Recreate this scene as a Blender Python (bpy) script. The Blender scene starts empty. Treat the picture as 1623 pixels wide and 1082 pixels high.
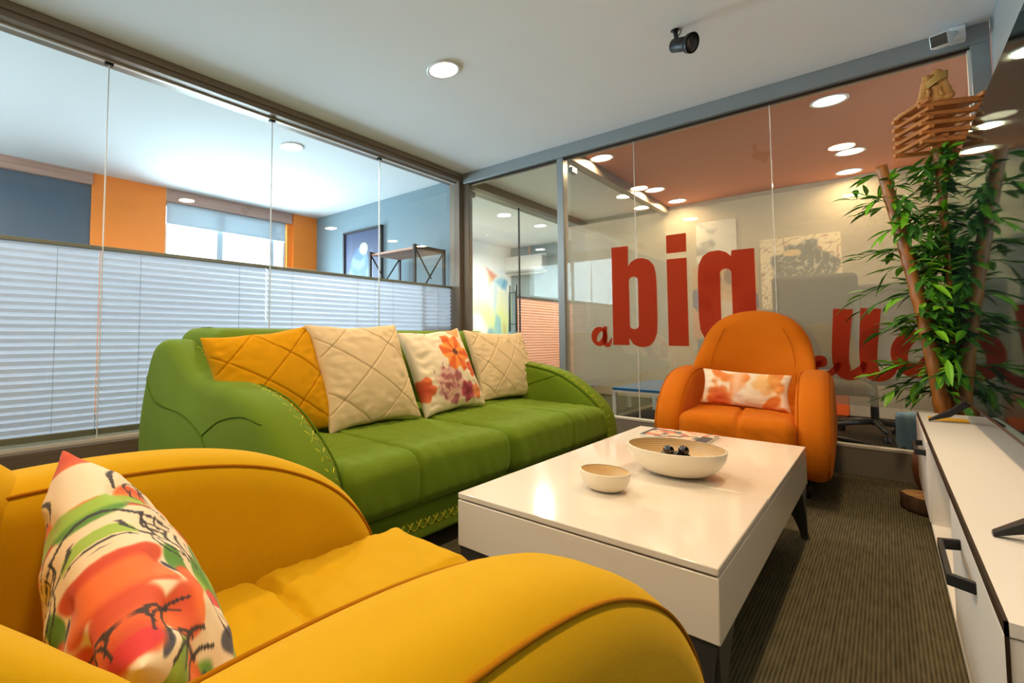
import bpy, bmesh, math, random
from mathutils import Vector, Matrix, noise
from mathutils.bvhtree import BVHTree
PI = math.pi
C = bpy.context.scene.collection
scn = bpy.context.scene

# ------------------------------------------------------------------ camera, world, exposure
H = 0.82
yaw, pitch, roll = -0.8016, 0.0515, 0.0030
F = Vector((math.sin(yaw)*math.cos(pitch), math.cos(yaw)*math.cos(pitch), math.sin(pitch)))
r0 = Vector((math.cos(yaw), -math.sin(yaw), 0)); u0 = r0.cross(F)
Rv = r0*math.cos(roll)+u0*math.sin(roll); Uv = -r0*math.sin(roll)+u0*math.cos(roll)
cd = bpy.data.cameras.new('camera'); cam = bpy.data.objects.new('camera', cd); C.objects.link(cam)
cam.matrix_world = Matrix(((Rv.x, Uv.x, -F.x, 0), (Rv.y, Uv.y, -F.y, 0), (Rv.z, Uv.z, -F.z, H), (0, 0, 0, 1)))
cd.sensor_width = 36.0; cd.sensor_fit = 'HORIZONTAL'
cd.lens = 764.99*36/1623; cd.shift_x = 199.33/1623; cd.shift_y = -50.11/1623
cd.clip_start = 0.01; cd.clip_end = 200
scn.camera = cam

world = bpy.data.worlds.new('sky'); scn.world = world; world.use_nodes = True
bg = world.node_tree.nodes['Background']
bg.inputs[0].default_value = (0.80, 0.92, 1.0, 1); bg.inputs[1].default_value = 5.0
scn.view_settings.view_transform = 'Standard'; scn.view_settings.look = 'None'
scn.view_settings.exposure = 0.0; scn.view_settings.gamma = 1.0
scn.cycles.transparent_max_bounces = 40
scn.cycles.max_bounces = 10; scn.cycles.diffuse_bounces = 5; scn.cycles.glossy_bounces = 6
scn.cycles.sample_clamp_indirect = 6.0

WARM = (1.0, 0.70, 0.40); NEUTRAL = (1.0, 0.93, 0.86); COOL = (0.64, 0.83, 1.0)
P_ROOM, P_OFFICE, P_SIDE, P_MURAL = 18, 15, 38, 85
DAY = 260; DAY_FILL = 60

# ------------------------------------------------------------------ materials
def lin(c):
    return tuple(((v/255)/12.92 if v/255 <= 0.04045 else ((v/255+0.055)/1.055)**2.4) for v in c)

def mat(name, rgb, rough=0.6, metal=0.0, sheen=0.0, bump=0.0, bscale=200, var=0.0, vscale=6, spec=0.5, coat=0.0, emit=None, estr=0.0):
    m = bpy.data.materials.new(name); m.use_nodes = True
    nt = m.node_tree; b = nt.nodes['Principled BSDF']
    col = lin(rgb) + (1,)
    b.inputs['Base Color'].default_value = col
    b.inputs['Roughness'].default_value = rough; b.inputs['Metallic'].default_value = metal
    b.inputs['Specular IOR Level'].default_value = spec
    if sheen:
        b.inputs['Sheen Weight'].default_value = sheen; b.inputs['Sheen Roughness'].default_value = 0.4
        b.inputs['Sheen Tint'].default_value = tuple(min(1, c*1.3+0.1) for c in col[:3])+(1,)
    if coat: b.inputs['Coat Weight'].default_value = coat
    tc = nt.nodes.new('ShaderNodeTexCoord')
    if bump:
        n = nt.nodes.new('ShaderNodeTexNoise'); n.inputs['Scale'].default_value = bscale; n.inputs['Detail'].default_value = 3
        bp = nt.nodes.new('ShaderNodeBump'); bp.inputs['Strength'].default_value = bump; bp.inputs['Distance'].default_value = 0.002
        nt.links.new(tc.outputs['Object'], n.inputs['Vector']); nt.links.new(n.outputs['Fac'], bp.inputs['Height'])
        nt.links.new(bp.outputs['Normal'], b.inputs['Normal'])
    if var:
        n = nt.nodes.new('ShaderNodeTexNoise'); n.inputs['Scale'].default_value = vscale; n.inputs['Detail'].default_value = 5
        mx = nt.nodes.new('ShaderNodeMixRGB'); mx.inputs[1].default_value = tuple(c*(1-var) for c in col[:3])+(1,)
        mx.inputs[2].default_value = tuple(min(1, c*(1+var)) for c in col[:3])+(1,)
        nt.links.new(tc.outputs['Object'], n.inputs['Vector']); nt.links.new(n.outputs['Fac'], mx.inputs[0])
        nt.links.new(mx.outputs[0], b.inputs['Base Color'])
    if emit:
        b.inputs['Emission Color'].default_value = tuple(emit)+(1,); b.inputs['Emission Strength'].default_value = estr
    return m

def mat_wood(name, dark, light, scale=(1, 12, 12), rough=0.5, wave=False):
    m = mat(name, light, rough)
    nt = m.node_tree; b = nt.nodes['Principled BSDF']
    tc = nt.nodes.new('ShaderNodeTexCoord'); mp = nt.nodes.new('ShaderNodeMapping'); mp.inputs['Scale'].default_value = scale
    n = nt.nodes.new('ShaderNodeTexNoise'); n.inputs['Scale'].default_value = 3; n.inputs['Detail'].default_value = 6; n.inputs['Roughness'].default_value = 0.65
    cr = nt.nodes.new('ShaderNodeValToRGB')
    cr.color_ramp.elements[0].color = lin(dark)+(1,); cr.color_ramp.elements[1].color = lin(light)+(1,)
    cr.color_ramp.elements[0].position = 0.3; cr.color_ramp.elements[1].position = 0.7
    nt.links.new(tc.outputs['Object'], mp.inputs[0]); nt.links.new(mp.outputs[0], n.inputs['Vector'])
    nt.links.new(n.outputs['Fac'], cr.inputs[0]); nt.links.new(cr.outputs[0], b.inputs['Base Color'])
    return m

def mat_print(name, rough=0.8, sheen=0.1, bump=0.15):
    m = mat(name, (255, 255, 255), rough, sheen=sheen, bump=bump, bscale=500)
    nt = m.node_tree; a = nt.nodes.new('ShaderNodeAttribute'); a.attribute_name = 'print'
    nt.links.new(a.outputs['Color'], nt.nodes['Principled BSDF'].inputs['Base Color'])
    return m

def mat_carpet():
    m = mat('carpet', (70, 60, 48), 0.95, spec=0.1)
    nt = m.node_tree; b = nt.nodes['Principled BSDF']
    tc = nt.nodes.new('ShaderNodeTexCoord')
    sp = nt.nodes.new('ShaderNodeSeparateXYZ'); nt.links.new(tc.outputs['Object'], sp.inputs[0])
    def sawx(axis, k):
        mu = nt.nodes.new('ShaderNodeMath'); mu.operation = 'MULTIPLY'; mu.inputs[1].default_value = k
        nt.links.new(sp.outputs[axis], mu.inputs[0])
        s = nt.nodes.new('ShaderNodeMath'); s.operation = 'SINE'; nt.links.new(mu.outputs[0], s.inputs[0]); return s
    sx = sawx(0, 2*PI/0.0085); sy = sawx(1, 2*PI/0.012)
    n = nt.nodes.new('ShaderNodeTexNoise'); n.inputs['Scale'].default_value = 90; n.inputs['Detail'].default_value = 3
    mp = nt.nodes.new('ShaderNodeMapping'); mp.inputs['Scale'].default_value = (1, 0.12, 1)
    nt.links.new(tc.outputs['Object'], mp.inputs[0]); nt.links.new(mp.outputs[0], n.inputs['Vector'])
    a1 = nt.nodes.new('ShaderNodeMath'); a1.operation = 'MULTIPLY_ADD'; a1.inputs[1].default_value = 0.17; a1.inputs[2].default_value = 0.2
    nt.links.new(sx.outputs[0], a1.inputs[0])
    a2 = nt.nodes.new('ShaderNodeMath'); a2.operation = 'MULTIPLY_ADD'; a2.inputs[1].default_value = 0.07
    nt.links.new(sy.outputs[0], a2.inputs[0]); nt.links.new(a1.outputs[0], a2.inputs[2])
    a3 = nt.nodes.new('ShaderNodeMath'); a3.operation = 'MULTIPLY_ADD'; a3.inputs[1].default_value = 0.5
    nt.links.new(n.outputs['Fac'], a3.inputs[0]); nt.links.new(a2.outputs[0], a3.inputs[2])
    cr = nt.nodes.new('ShaderNodeValToRGB')
    cr.color_ramp.elements[0].color = lin((38, 37, 28))+(1,); cr.color_ramp.elements[1].color = lin((120, 112, 86))+(1,)
    cr.color_ramp.elements[0].position = 0.1; cr.color_ramp.elements[1].position = 0.85
    nt.links.new(a3.outputs[0], cr.inputs[0]); nt.links.new(cr.outputs[0], b.inputs['Base Color'])
    return m

def mat_glass(name='clear_glass', tint=(0.96, 0.985, 0.975), ior=1.5):
    m = bpy.data.materials.new(name); m.use_nodes = True; nt = m.node_tree; nt.nodes.clear()
    o = nt.nodes.new('ShaderNodeOutputMaterial'); mx = nt.nodes.new('ShaderNodeMixShader')
    fr = nt.nodes.new('ShaderNodeFresnel'); ge = nt.nodes.new('ShaderNodeNewGeometry')
    io = nt.nodes.new('ShaderNodeMath'); io.operation = 'MULTIPLY_ADD'    # thin pane: the same reflectance on entry and exit
    io.inputs[1].default_value = 1/ior-ior; io.inputs[2].default_value = ior
    nt.links.new(ge.outputs['Backfacing'], io.inputs[0]); nt.links.new(io.outputs[0], fr.inputs[0])
    t = nt.nodes.new('ShaderNodeBsdfTransparent'); t.inputs[0].default_value = tint+(1,)
    g = nt.nodes.new('ShaderNodeBsdfGlossy'); g.inputs['Roughness'].default_value = 0.0
    nt.links.new(fr.outputs[0], mx.inputs[0]); nt.links.new(t.outputs[0], mx.inputs[1]); nt.links.new(g.outputs[0], mx.inputs[2])
    nt.links.new(mx.outputs[0], o.inputs[0])
    return m

def mat_screen():
    m = bpy.data.materials.new('dark_anti_glare_screen'); m.use_nodes = True; nt = m.node_tree; nt.nodes.clear()
    o = nt.nodes.new('ShaderNodeOutputMaterial'); mx = nt.nodes.new('ShaderNodeMixShader')
    fr = nt.nodes.new('ShaderNodeFresnel'); fr.inputs[0].default_value = 1.5
    d = nt.nodes.new('ShaderNodeBsdfDiffuse'); d.inputs[0].default_value = (0.006, 0.009, 0.011, 1)
    g = nt.nodes.new('ShaderNodeBsdfGlossy'); g.inputs['Roughness'].default_value = 0.03; g.inputs[0].default_value = (0.44, 0.58, 0.60, 1)
    nt.links.new(fr.outputs[0], mx.inputs[0]); nt.links.new(d.outputs[0], mx.inputs[1]); nt.links.new(g.outputs[0], mx.inputs[2])
    nt.links.new(mx.outputs[0], o.inputs[0]); return m

def mat_film(name, rgb, clear, tint=(1, 1, 1), transl=0.5):
    m = bpy.data.materials.new(name); m.use_nodes = True; nt = m.node_tree; nt.nodes.clear()
    o = nt.nodes.new('ShaderNodeOutputMaterial'); mx = nt.nodes.new('ShaderNodeMixShader'); m2 = nt.nodes.new('ShaderNodeMixShader')
    d = nt.nodes.new('ShaderNodeBsdfDiffuse'); tl = nt.nodes.new('ShaderNodeBsdfTranslucent'); t = nt.nodes.new('ShaderNodeBsdfTransparent')
    for q in (d, tl): q.inputs[0].default_value = lin(rgb)+(1,)
    t.inputs[0].default_value = tuple(tint)+(1,)
    m2.inputs[0].default_value = transl; mx.inputs[0].default_value = clear
    nt.links.new(d.outputs[0], m2.inputs[1]); nt.links.new(tl.outputs[0], m2.inputs[2])
    nt.links.new(m2.outputs[0], mx.inputs[1]); nt.links.new(t.outputs[0], mx.inputs[2]); nt.links.new(mx.outputs[0], o.inputs[0])
    return m

def mat_emit(name, rgb, s):
    m = bpy.data.materials.new(name); m.use_nodes = True; nt = m.node_tree; nt.nodes.clear()
    o = nt.nodes.new('ShaderNodeOutputMaterial'); e = nt.nodes.new('ShaderNodeEmission')
    e.inputs[0].default_value = tuple(rgb)+(1,); e.inputs[1].default_value = s
    nt.links.new(e.outputs[0], o.inputs[0]); return m

M = dict(
    ceiling=mat('daylight_tinted_ceiling', (236, 240, 246), 0.9, var=0.02, vscale=2),  # faint blue puts the cool daylight into the ceiling colour
    ceiling_left=mat('left_room_ceiling_darkened', (228, 231, 234), 0.9),  # darkened copy of the ceiling colour, holds down the stronger daylight
    ceiling_office=mat('warm_light_ceiling_tone', (196, 132, 104), 0.9),  # terracotta stands in for dim warm light and reflections on this ceiling
    wall=mat('wall_paint', (206, 204, 198), 0.9, var=0.02, vscale=2),
    wall_grey=mat('grey_wall_paint', (120, 138, 146), 0.85, var=0.03),
    wall_beige=mat('beige_wall_paint', (194, 180, 154), 0.9, var=0.02),
    wall_right=mat('grey_side_wall_paint', (150, 156, 158), 0.85, var=0.03),
    slate=mat('slate_panel', (78, 90, 104), 0.5, var=0.04),
    orange_wall=mat('orange_wall_paint', (255, 138, 34), 0.7),
    alu=mat('grey_aluminium', (146, 152, 155), 0.42, metal=0.35),
    alu_warm=mat('brown_grey_aluminium', (132, 118, 104), 0.45, metal=0.3),
    rail=mat('pale_rail_metal', (225, 222, 214), 0.35, metal=0.3),
    plinth=mat('grey_plinth_panel', (122, 116, 106), 0.55, var=0.05, vscale=3),
    plinth_wood=mat_wood('grey_brown_skirting_wood', (92, 80, 68), (120, 106, 92), scale=(10, 0.7, 12)),
    valance=mat_wood('striped_wood_valance', (150, 108, 92), (206, 164, 146), scale=(0.3, 0.3, 30)),
    carpet=mat_carpet(), carpet_dark=mat('dark_office_carpet', (44, 38, 32), 0.95, bump=0.3, bscale=300, var=0.15, vscale=40, spec=0.1),
    glass=mat_glass(),
    frost=mat_film('frosted_film', (182, 180, 172), 0.60, transl=0.5),
    red_film=mat_film('red_vinyl_film', (196, 78, 50), 0.36, tint=(0.95, 0.46, 0.36), transl=0.45),
    blind=mat_film('pleated_blind_fabric', (196, 198, 208), 0.0, transl=0.5),
    coral_blind=mat_film('coral_blind_fabric', (242, 182, 156), 0.0, transl=0.4),
    roller=mat_film('roller_blind_fabric', (196, 202, 206), 0.0, transl=0.16),
    blind_rail=mat('blind_rail_metal', (128, 122, 104), 0.45, metal=0.4),
    black=mat('matt_black', (24, 24, 25), 0.5),
    black_metal=mat('black_metal', (32, 32, 34), 0.42, metal=0.3),
    leg_metal=mat('dark_grey_leg_metal', (74, 74, 72), 0.45, metal=0.5),
    white_lacquer=mat('white_lacquer', (236, 226, 210), 0.09, spec=0.5),
    white_board=mat('white_melamine', (234, 230, 224), 0.4),
    seam=mat('joint_shadow_gap', (110, 96, 80), 0.8),
    white_plastic=mat('white_plastic', (232, 234, 236), 0.35),
    grey_plastic=mat('grey_plastic', (150, 152, 156), 0.4),
    yellow=mat('yellow_velvet', (208, 164, 4), 0.85, sheen=0.25, bump=0.12, bscale=700, var=0.06, vscale=9, spec=0.2),
    yellow_seam=mat('yellow_seam', (170, 112, 8), 0.9, spec=0.1),
    orange=mat('orange_velvet', (200, 106, 2), 0.85, sheen=0.2, bump=0.1, bscale=700, var=0.05, vscale=9, spec=0.2),
    orange_seam=mat('orange_seam', (180, 92, 6), 0.9, spec=0.1),
    green=mat('green_velvet', (100, 126, 22), 0.85, sheen=0.5, bump=0.1, bscale=700, var=0.08, vscale=7, spec=0.2),
    green_seam=mat('green_seam', (84, 112, 20), 0.9, spec=0.1),
    stitch=mat('yellow_thread', (206, 196, 40), 0.8),
    mustard=mat('mustard_cotton', (212, 152, 6), 0.9, sheen=0.15, bump=0.25, bscale=350, spec=0.15),
    beige=mat('beige_cotton', (226, 204, 164), 0.9, sheen=0.15, bump=0.25, bscale=350, spec=0.15),
    printed=mat_print('printed_cotton'), paper=mat_print('printed_paper', 0.5, 0, 0), mural=mat_print('painted_mural', 0.7, 0, 0),
    cream=mat('cream_ceramic', (240, 228, 204), 0.25, spec=0.5),
    bowl_in=mat('coiled_bamboo', (226, 198, 148), 0.35, spec=0.5),
    ball=mat('black_glass_ball', (12, 12, 14), 0.06, spec=0.8, coat=0.5),
    bamboo=mat_wood('bamboo_cane', (116, 64, 22), (194, 126, 58), scale=(8, 8, 1.2), rough=0.35),
    bamboo_node=mat('bamboo_node', (112, 66, 28), 0.5),
    slat=mat_wood('orange_brown_slat_wood', (150, 84, 26), (196, 122, 50), scale=(3, 3, 3), rough=0.5),
    drift=mat_wood('driftwood', (166, 104, 48), (224, 166, 92), scale=(9, 9, 2), rough=0.8),
    cord=mat('jute_cord', (196, 158, 84), 0.9, bump=0.4, bscale=300),
    bark=mat_wood('bark', (52, 36, 24), (100, 74, 50), scale=(6, 6, 1), rough=0.95),
    cut_wood=mat_wood('cut_wood', (150, 106, 54), (206, 164, 100), scale=(5, 5, 5), rough=0.7),
    pot=mat('rust_brown_pot', (126, 70, 38), 0.5),
    leaf_dark=mat('dark_green_leaf', (62, 118, 40), 0.4, var=0.25, vscale=20),
    leaf_light=mat('light_green_leaf', (122, 190, 40), 0.4, var=0.2, vscale=20),
    screen=mat_screen(),
    bezel=mat('brown_black_bezel', (58, 42, 34), 0.35, metal=0.3),
    blue=mat('blue_mat', (20, 104, 176), 0.6), blue_bag=mat_film('blue_plastic_bag', (150, 196, 226), 0.3, transl=0.4),
    yellow_card=mat('yellow_card', (232, 176, 44), 0.7), orange_panel=mat('orange_board', (228, 92, 20), 0.5),
    chair_grey=mat('grey_chair_mesh', (112, 108, 102), 0.8), shelf_wood=mat_wood('pink_brown_shelf_wood', (150, 110, 92), (186, 146, 124), scale=(0.6, 10, 10)),
    white_frame=mat('white_window_frame', (190, 204, 214), 0.4), copper=mat('copper_pipe', (206, 150, 116), 0.5),
)

# ------------------------------------------------------------------ mesh helpers
def link(name, verts, faces, m, parent=None, smooth=True, mats=None, fm=None):
    me = bpy.data.meshes.new(name); me.from_pydata([tuple(v) for v in verts], [], faces); me.validate(); me.update()
    bm = bmesh.new(); bm.from_mesh(me); bmesh.ops.recalc_face_normals(bm, faces=bm.faces); bm.to_mesh(me); bm.free()
    for q in (mats or [m]): me.materials.append(q)
    if fm:
        for p, i in zip(me.polygons, fm): p.material_index = i
    if smooth:
        me.polygons.foreach_set('use_smooth', [True]*len(me.polygons))
    o = bpy.data.objects.new(name, me); C.objects.link(o)
    if parent: o.parent = parent
    return o

class MB:
    def __init__(s): s.v = []; s.f = []
    def add(s, v, f):
        k = len(s.v); s.v += [Vector(q) for q in v]; s.f += [tuple(i+k for i in q) for q in f]; return s
    def box(s, x0, x1, y0, y1, z0, z1, M4=None):
        v = [Vector(p) for p in ((x0,y0,z0),(x1,y0,z0),(x1,y1,z0),(x0,y1,z0),(x0,y0,z1),(x1,y0,z1),(x1,y1,z1),(x0,y1,z1))]
        if M4: v = [M4 @ p for p in v]
        return s.add(v, [(0,3,2,1),(4,5,6,7),(0,1,5,4),(1,2,6,5),(2,3,7,6),(3,0,4,7)])
    def tube(s, pts, r, n=8, cap=True):
        pts = [Vector(p) for p in pts]; R = r if isinstance(r, (list, tuple)) else [r]*len(pts)
        rings = []; up = None
        for i, p in enumerate(pts):
            t = (pts[min(i+1, len(pts)-1)]-pts[max(i-1, 0)]).normalized()
            if up is None:
                a = Vector((0,0,1)) if abs(t.z) < 0.9 else Vector((1,0,0)); up = (a - t*a.dot(t)).normalized()
            up = (up - t*up.dot(t)).normalized(); sd = t.cross(up)
            rings.append([p + (up*math.cos(2*PI*k/n) + sd*math.sin(2*PI*k/n))*R[i] for k in range(n)])
        v = [q for g in rings for q in g]; f = []
        for i in range(len(pts)-1):
            for k in range(n):
                a = i*n+k; b = i*n+(k+1) % n; f.append((a, b, b+n, a+n))
        if cap: f.append(tuple(range(n))[::-1]); f.append(tuple((len(pts)-1)*n+k for k in range(n)))
        return s.add(v, f)
    def lathe(s, prof, n=32, c=(0,0,0), cap=True):
        v = []; f = []
        for (r, z) in prof:
            for k in range(n): v.append((c[0]+r*math.cos(2*PI*k/n), c[1]+r*math.sin(2*PI*k/n), c[2]+z))
        for i in range(len(prof)-1):
            for k in range(n):
                a = i*n+k; b = i*n+(k+1) % n; f.append((a, b, b+n, a+n))
        if cap: f.append(tuple(range(n))[::-1]); f.append(tuple((len(prof)-1)*n+k for k in range(n)))
        return s.add(v, f)
    def build(s, name, m, parent=None, smooth=False, bevel=0.0, seg=2):
        o = link(name, s.v, s.f, m, parent, smooth)
        if bevel:
            b = o.modifiers.new('bevel', 'BEVEL'); b.width = bevel; b.segments = seg; b.limit_method = 'ANGLE'
            o.data.polygons.foreach_set('use_smooth', [True]*len(o.data.polygons))
            o.data.set_sharp_from_angle(angle=math.radians(35)) if hasattr(o.data, 'set_sharp_from_angle') else None
        return o

def tag(o, label, cat, group=None, kind=None):
    if label: o['label'] = label
    if cat: o['category'] = cat
    if group: o['group'] = group
    if kind: o['kind'] = kind
    return o
def thing(name, label, cat, loc=(0,0,0), rz=0, group=None):
    o = bpy.data.objects.new(name, None); C.objects.link(o); o.location = loc; o.rotation_euler = (0,0,rz); o.empty_display_size = 0.1
    return tag(o, label, cat, group)
def struct(o):
    o['kind'] = 'structure'; return o
def copy_tree(o, parent=None):
    c = o.copy(); C.objects.link(c)
    if parent: c.parent = parent
    for ch in list(o.children): copy_tree(ch, c)
    return c

def catmull(pts, n, closed=True):
    P = [Vector(p) for p in pts]; L = len(P); out = []
    segs = L if closed else L-1
    for i in range(segs):
        g = (lambda k: P[k % L]) if closed else (lambda k: P[max(0, min(L-1, k))])
        a, b, c, d = g(i-1), g(i), g(i+1), g(i+2)
        for k in range(n):
            t = k/n
            out.append(0.5*((2*b)+(c-a)*t+(2*a-5*b+4*c-d)*t*t+(3*b-a-3*c+d)*t**3))
    if not closed: out.append(P[-1])
    return out

def resample(pts, n):
    P = pts + [pts[0]]; d = [0]
    for i in range(len(P)-1): d.append(d[-1]+(P[i+1]-P[i]).length)
    out = []; j = 0
    for k in range(n):
        s = d[-1]*k/n
        while d[j+1] < s: j += 1
        t = (s-d[j])/max(1e-9, d[j+1]-d[j]); out.append(P[j].lerp(P[j+1], t))
    return out

def slab(prof, w, r, mapf, N=96, nr=6, bulge=0.012, ncap=7):
    """closed 2-D profile made into a cushion of width w with rounded rims (radius r) and softly bulging faces"""
    p = resample(catmull([Vector((a, b)) for a, b in prof], 12), N)
    area = sum(p[i].x*p[(i+1) % N].y-p[(i+1) % N].x*p[i].y for i in range(N))
    if area < 0: p.reverse()
    nrm = []
    for i in range(N):
        t = p[(i+1) % N]-p[i-1]; nrm.append(Vector((t.y, -t.x)).normalized())
    cen = sum(p, Vector((0, 0)))/N
    half = []
    for k in range(nr+1):
        a = PI/2*k/nr; half.append((r*(1-math.sin(PI/2-a)), w/2-r*(1-math.sin(a)) if False else w/2-r+r*math.sin(a)))
    rings = []   # from mid to cap : (offset, x)
    for off, x in half: rings.append(([q-n*off for q, n in zip(p, nrm)], x))
    last = rings[-1][0]
    for k in range(1, ncap+1):
        s = 1-k/(ncap+0.6); rings.append(([cen+(q-cen)*s for q in last], w/2+bulge*(1-s*s)))
    full = [(ps, -x) for ps, x in reversed(rings)] + rings
    v = [mapf(q.x, q.y, x) for ps, x in full for q in ps]; f = []
    for i in range(len(full)-1):
        for k in range(N):
            a = i*N+k; b = i*N+(k+1) % N; f.append((a, b, b+N, a+N))
    f.append(tuple(range(N))[::-1]); f.append(tuple((len(full)-1)*N+k for k in range(N)))
    return v, f, p, nrm

def rbox(x0, x1, y0, y1, z0, z1, r, res=0.03, disp=None):
    lo = Vector((x0, y0, z0)); hi = Vector((x1, y1, z1))
    def coords(a, b):
        n = max(2, int((b-a-2*r)/res)); e = [a+r*(1-math.cos(PI/2*k/4)) if False else a+r*k/5 for k in range(5)]
        return e+[a+r+(b-a-2*r)*k/n for k in range(n+1)]+[b-r+r*k/5 for k in range(1, 6)]
    ax = [coords(lo[i], hi[i]) for i in range(3)]
    idx = {}; v = []; f = []
    def vid(p):
        key = (round(p[0], 5), round(p[1], 5), round(p[2], 5))
        if key not in idx:
            q = Vector(p); c = Vector([min(max(q[i], lo[i]+r), hi[i]-r) for i in range(3)]); d = q-c
            if d.length > 0:
                e = Vector([d[i]/r for i in range(3)])
                # cube-to-sphere mapping keeps the spacing even
                x, y, z = e
                s = Vector((x*math.sqrt(max(0, 1-y*y/2-z*z/2+y*y*z*z/3)), y*math.sqrt(max(0, 1-z*z/2-x*x/2+z*z*x*x/3)), z*math.sqrt(max(0, 1-x*x/2-y*y/2+x*x*y*y/3))))
                n = s.normalized() if s.length > 0 else s
                q = c+n*r
            else: n = Vector((0,0,0))
            if disp: q = q+disp(q)
            idx[key] = len(v); v.append(q)
        return idx[key]
    for a in range(3):
        b, c = (a+1) % 3, (a+2) % 3
        for val in (lo[a], hi[a]):
            for i in range(len(ax[b])-1):
                for j in range(len(ax[c])-1):
                    quad = []
                    for (ii, jj) in ((i,j),(i+1,j),(i+1,j+1),(i,j+1)):
                        p = [0,0,0]; p[a] = val; p[b] = ax[b][ii]; p[c] = ax[c][jj]; quad.append(vid(p))
                    f.append(tuple(quad))
    return v, f

def paint(o, fn):
    """fn(x, y, z) -> sRGB 0-255 ; stored as the printed pattern of the fabric"""
    me = o.data; at = me.color_attributes.new('print', 'FLOAT_COLOR', 'POINT')
    buf = []
    for q in me.vertices:
        buf += list(lin(fn(*q.co)))+[1.0]
    at.data.foreach_set('color', buf)

def mix(a, b, t):
    t = max(0, min(1, t)); return tuple(x+(y-x)*t for x, y in zip(a, b))
def sstep(a, b, x):
    t = max(0, min(1, (x-a)/(b-a))); return t*t*(3-2*t)
def nz(x, y, s, o=0): return noise.noise(Vector((x*s, y*s, o)))
def gauss(d, w): return math.exp(-(d/w)**2)

def pillow(name, w, h, t, m, parent=None, N=70, pinch=0.085, crease=None, seed=0, wr=0.004):
    v = []; f = []
    for side in (1, -1):
        k0 = len(v)
        for j in range(N+1):
            for i in range(N+1):
                u = -1+2*i/N; q = -1+2*j/N
                u = math.copysign(abs(u)**0.92, u); q = math.copysign(abs(q)**0.92, q)
                x = w/2*u*(1-pinch*(1-q*q)); z = h/2*q*(1-pinch*(1-u*u))
                th = t/2*(max(0, (1-u**2)*(1-q**2)))**0.42*(1-0.12*(u*u+q*q)/2)
                edge = min(1-abs(u), 1-abs(q))
                wrk = wr*(nz(x, z*0.5, 20, seed*7+side)*1.4+nz(x*0.6, z, 34, seed*5+9))*sstep(0, 0.16, edge)*(0.25+1.1*sstep(0.75, 0.1, edge))
                y = th
                if crease and edge > 0: y -= crease(x, z, side)*sstep(0, 0.06, edge)
                y += wrk
                bx = w*0.012*nz(z+seed*3, 0, 9, seed); bz = h*0.012*nz(x+seed*5, 0, 9, seed+2)
                v.append((x+bx*abs(u), -side*y if edge > 0 else 0.0, z+bz*abs(q)))
        for j in range(N):
            for i in range(N):
                a = k0+j*(N+1)+i; f.append((a, a+1, a+N+2, a+N+1) if side > 0 else (a, a+N+1, a+N+2, a+1))
    o = link(name, v, f, m, parent)
    bm = bmesh.new(); bm.from_mesh(o.data); bmesh.ops.remove_doubles(bm, verts=bm.verts, dist=1e-5)
    bmesh.ops.recalc_face_normals(bm, faces=bm.faces); bm.to_mesh(o.data); bm.free()
    return o

def place(o, bottom, right, up, back_off=0.0):
    """stand a pillow with its bottom centre at 'bottom', its width along 'right' and height along 'up'"""
    x = Vector(right).normalized(); z = Vector(up).normalized(); z = (z-x*z.dot(x)).normalized(); y = z.cross(x)
    o.matrix_world = Matrix(((x.x, y.x, z.x, bottom[0]), (x.y, y.y, z.y, bottom[1]), (x.z, y.z, z.z, bottom[2]), (0,0,0,1)))

# ------------------------------------------------------------------ the setting
YB = 4.054; XL = -3.10; XR = 0.44; ZC = 2.49
def sbox(name, x0, x1, y0, y1, z0, z1, m, parent=None, bevel=0):
    o = MB().box(x0, x1, y0, y1, z0, z1).build(name, M[m], parent, bevel=bevel)
    if not parent: struct(o)
    return o
sbox('floor', -6.0, 2.6, -1.5, 8.6, -0.1, 0.0, 'carpet')
sbox('floor', -1.9, 2.5, YB+0.1, 6.95, -0.001, 0.002, 'carpet_dark')
# ceiling of the sitting room and the rooms on the left ; the office one carries its warm reflected light as terracotta
sbox('ceiling', -6.0, XL, -1.5, YB+0.06, ZC, ZC+0.1, 'ceiling_left')
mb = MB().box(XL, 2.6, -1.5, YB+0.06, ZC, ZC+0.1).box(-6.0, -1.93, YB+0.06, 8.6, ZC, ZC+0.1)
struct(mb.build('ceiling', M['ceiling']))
sbox('ceiling', -1.93, 2.6, YB+0.06, 8.6, ZC, ZC+0.1, 'ceiling_office')
sbox('wall_right', XR, XR+0.12, -1.5, YB-0.06, 0, ZC, 'wall_right')
mb = MB().box(-6.0, -5.4, -1.5, -1.38, 0, ZC).box(-3.4, 2.6, -1.5, -1.38, 0, ZC).box(-5.4, -3.4, -1.5, -1.38, 0, 0.95).box(-5.4, -3.4, -1.5, -1.38, 2.36, ZC)
struct(mb.build('wall_rear', M['wall']))
w = MB()
for x0, x1 in ((-5.4, -5.36), (-4.43, -4.37), (-3.44, -3.4)): w.box(x0, x1, -1.46, -1.42, 0.95, 2.36)
w.box(-5.4, -3.4, -1.46, -1.42, 0.95, 1.0).box(-5.4, -3.4, -1.46, -1.42, 2.31, 2.36)
wf = struct(w.build('window_2', M['white_frame'], bevel=0.004))  # added unseen window, lets extra daylight into the left room
MB().box(-5.37, -3.43, -1.443, -1.437, 0.98, 2.33).build('pane', M['glass'], wf)
la = bpy.data.lights.new('daylight', 'AREA'); la.shape = 'RECTANGLE'; la.size = 1.95; la.size_y = 1.35; la.energy = DAY_FILL; la.color = COOL  # fill lamp behind the added window, cools and brightens the rooms
lo = bpy.data.objects.new('daylight', la); C.objects.link(lo); lo.location = (-4.4, -1.65, 1.65); lo.rotation_euler = (PI/2, 0, 0)
sbox('wall_office_far', -3.0, 2.6, 6.95, 7.07, 0, ZC, 'wall_beige')
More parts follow.
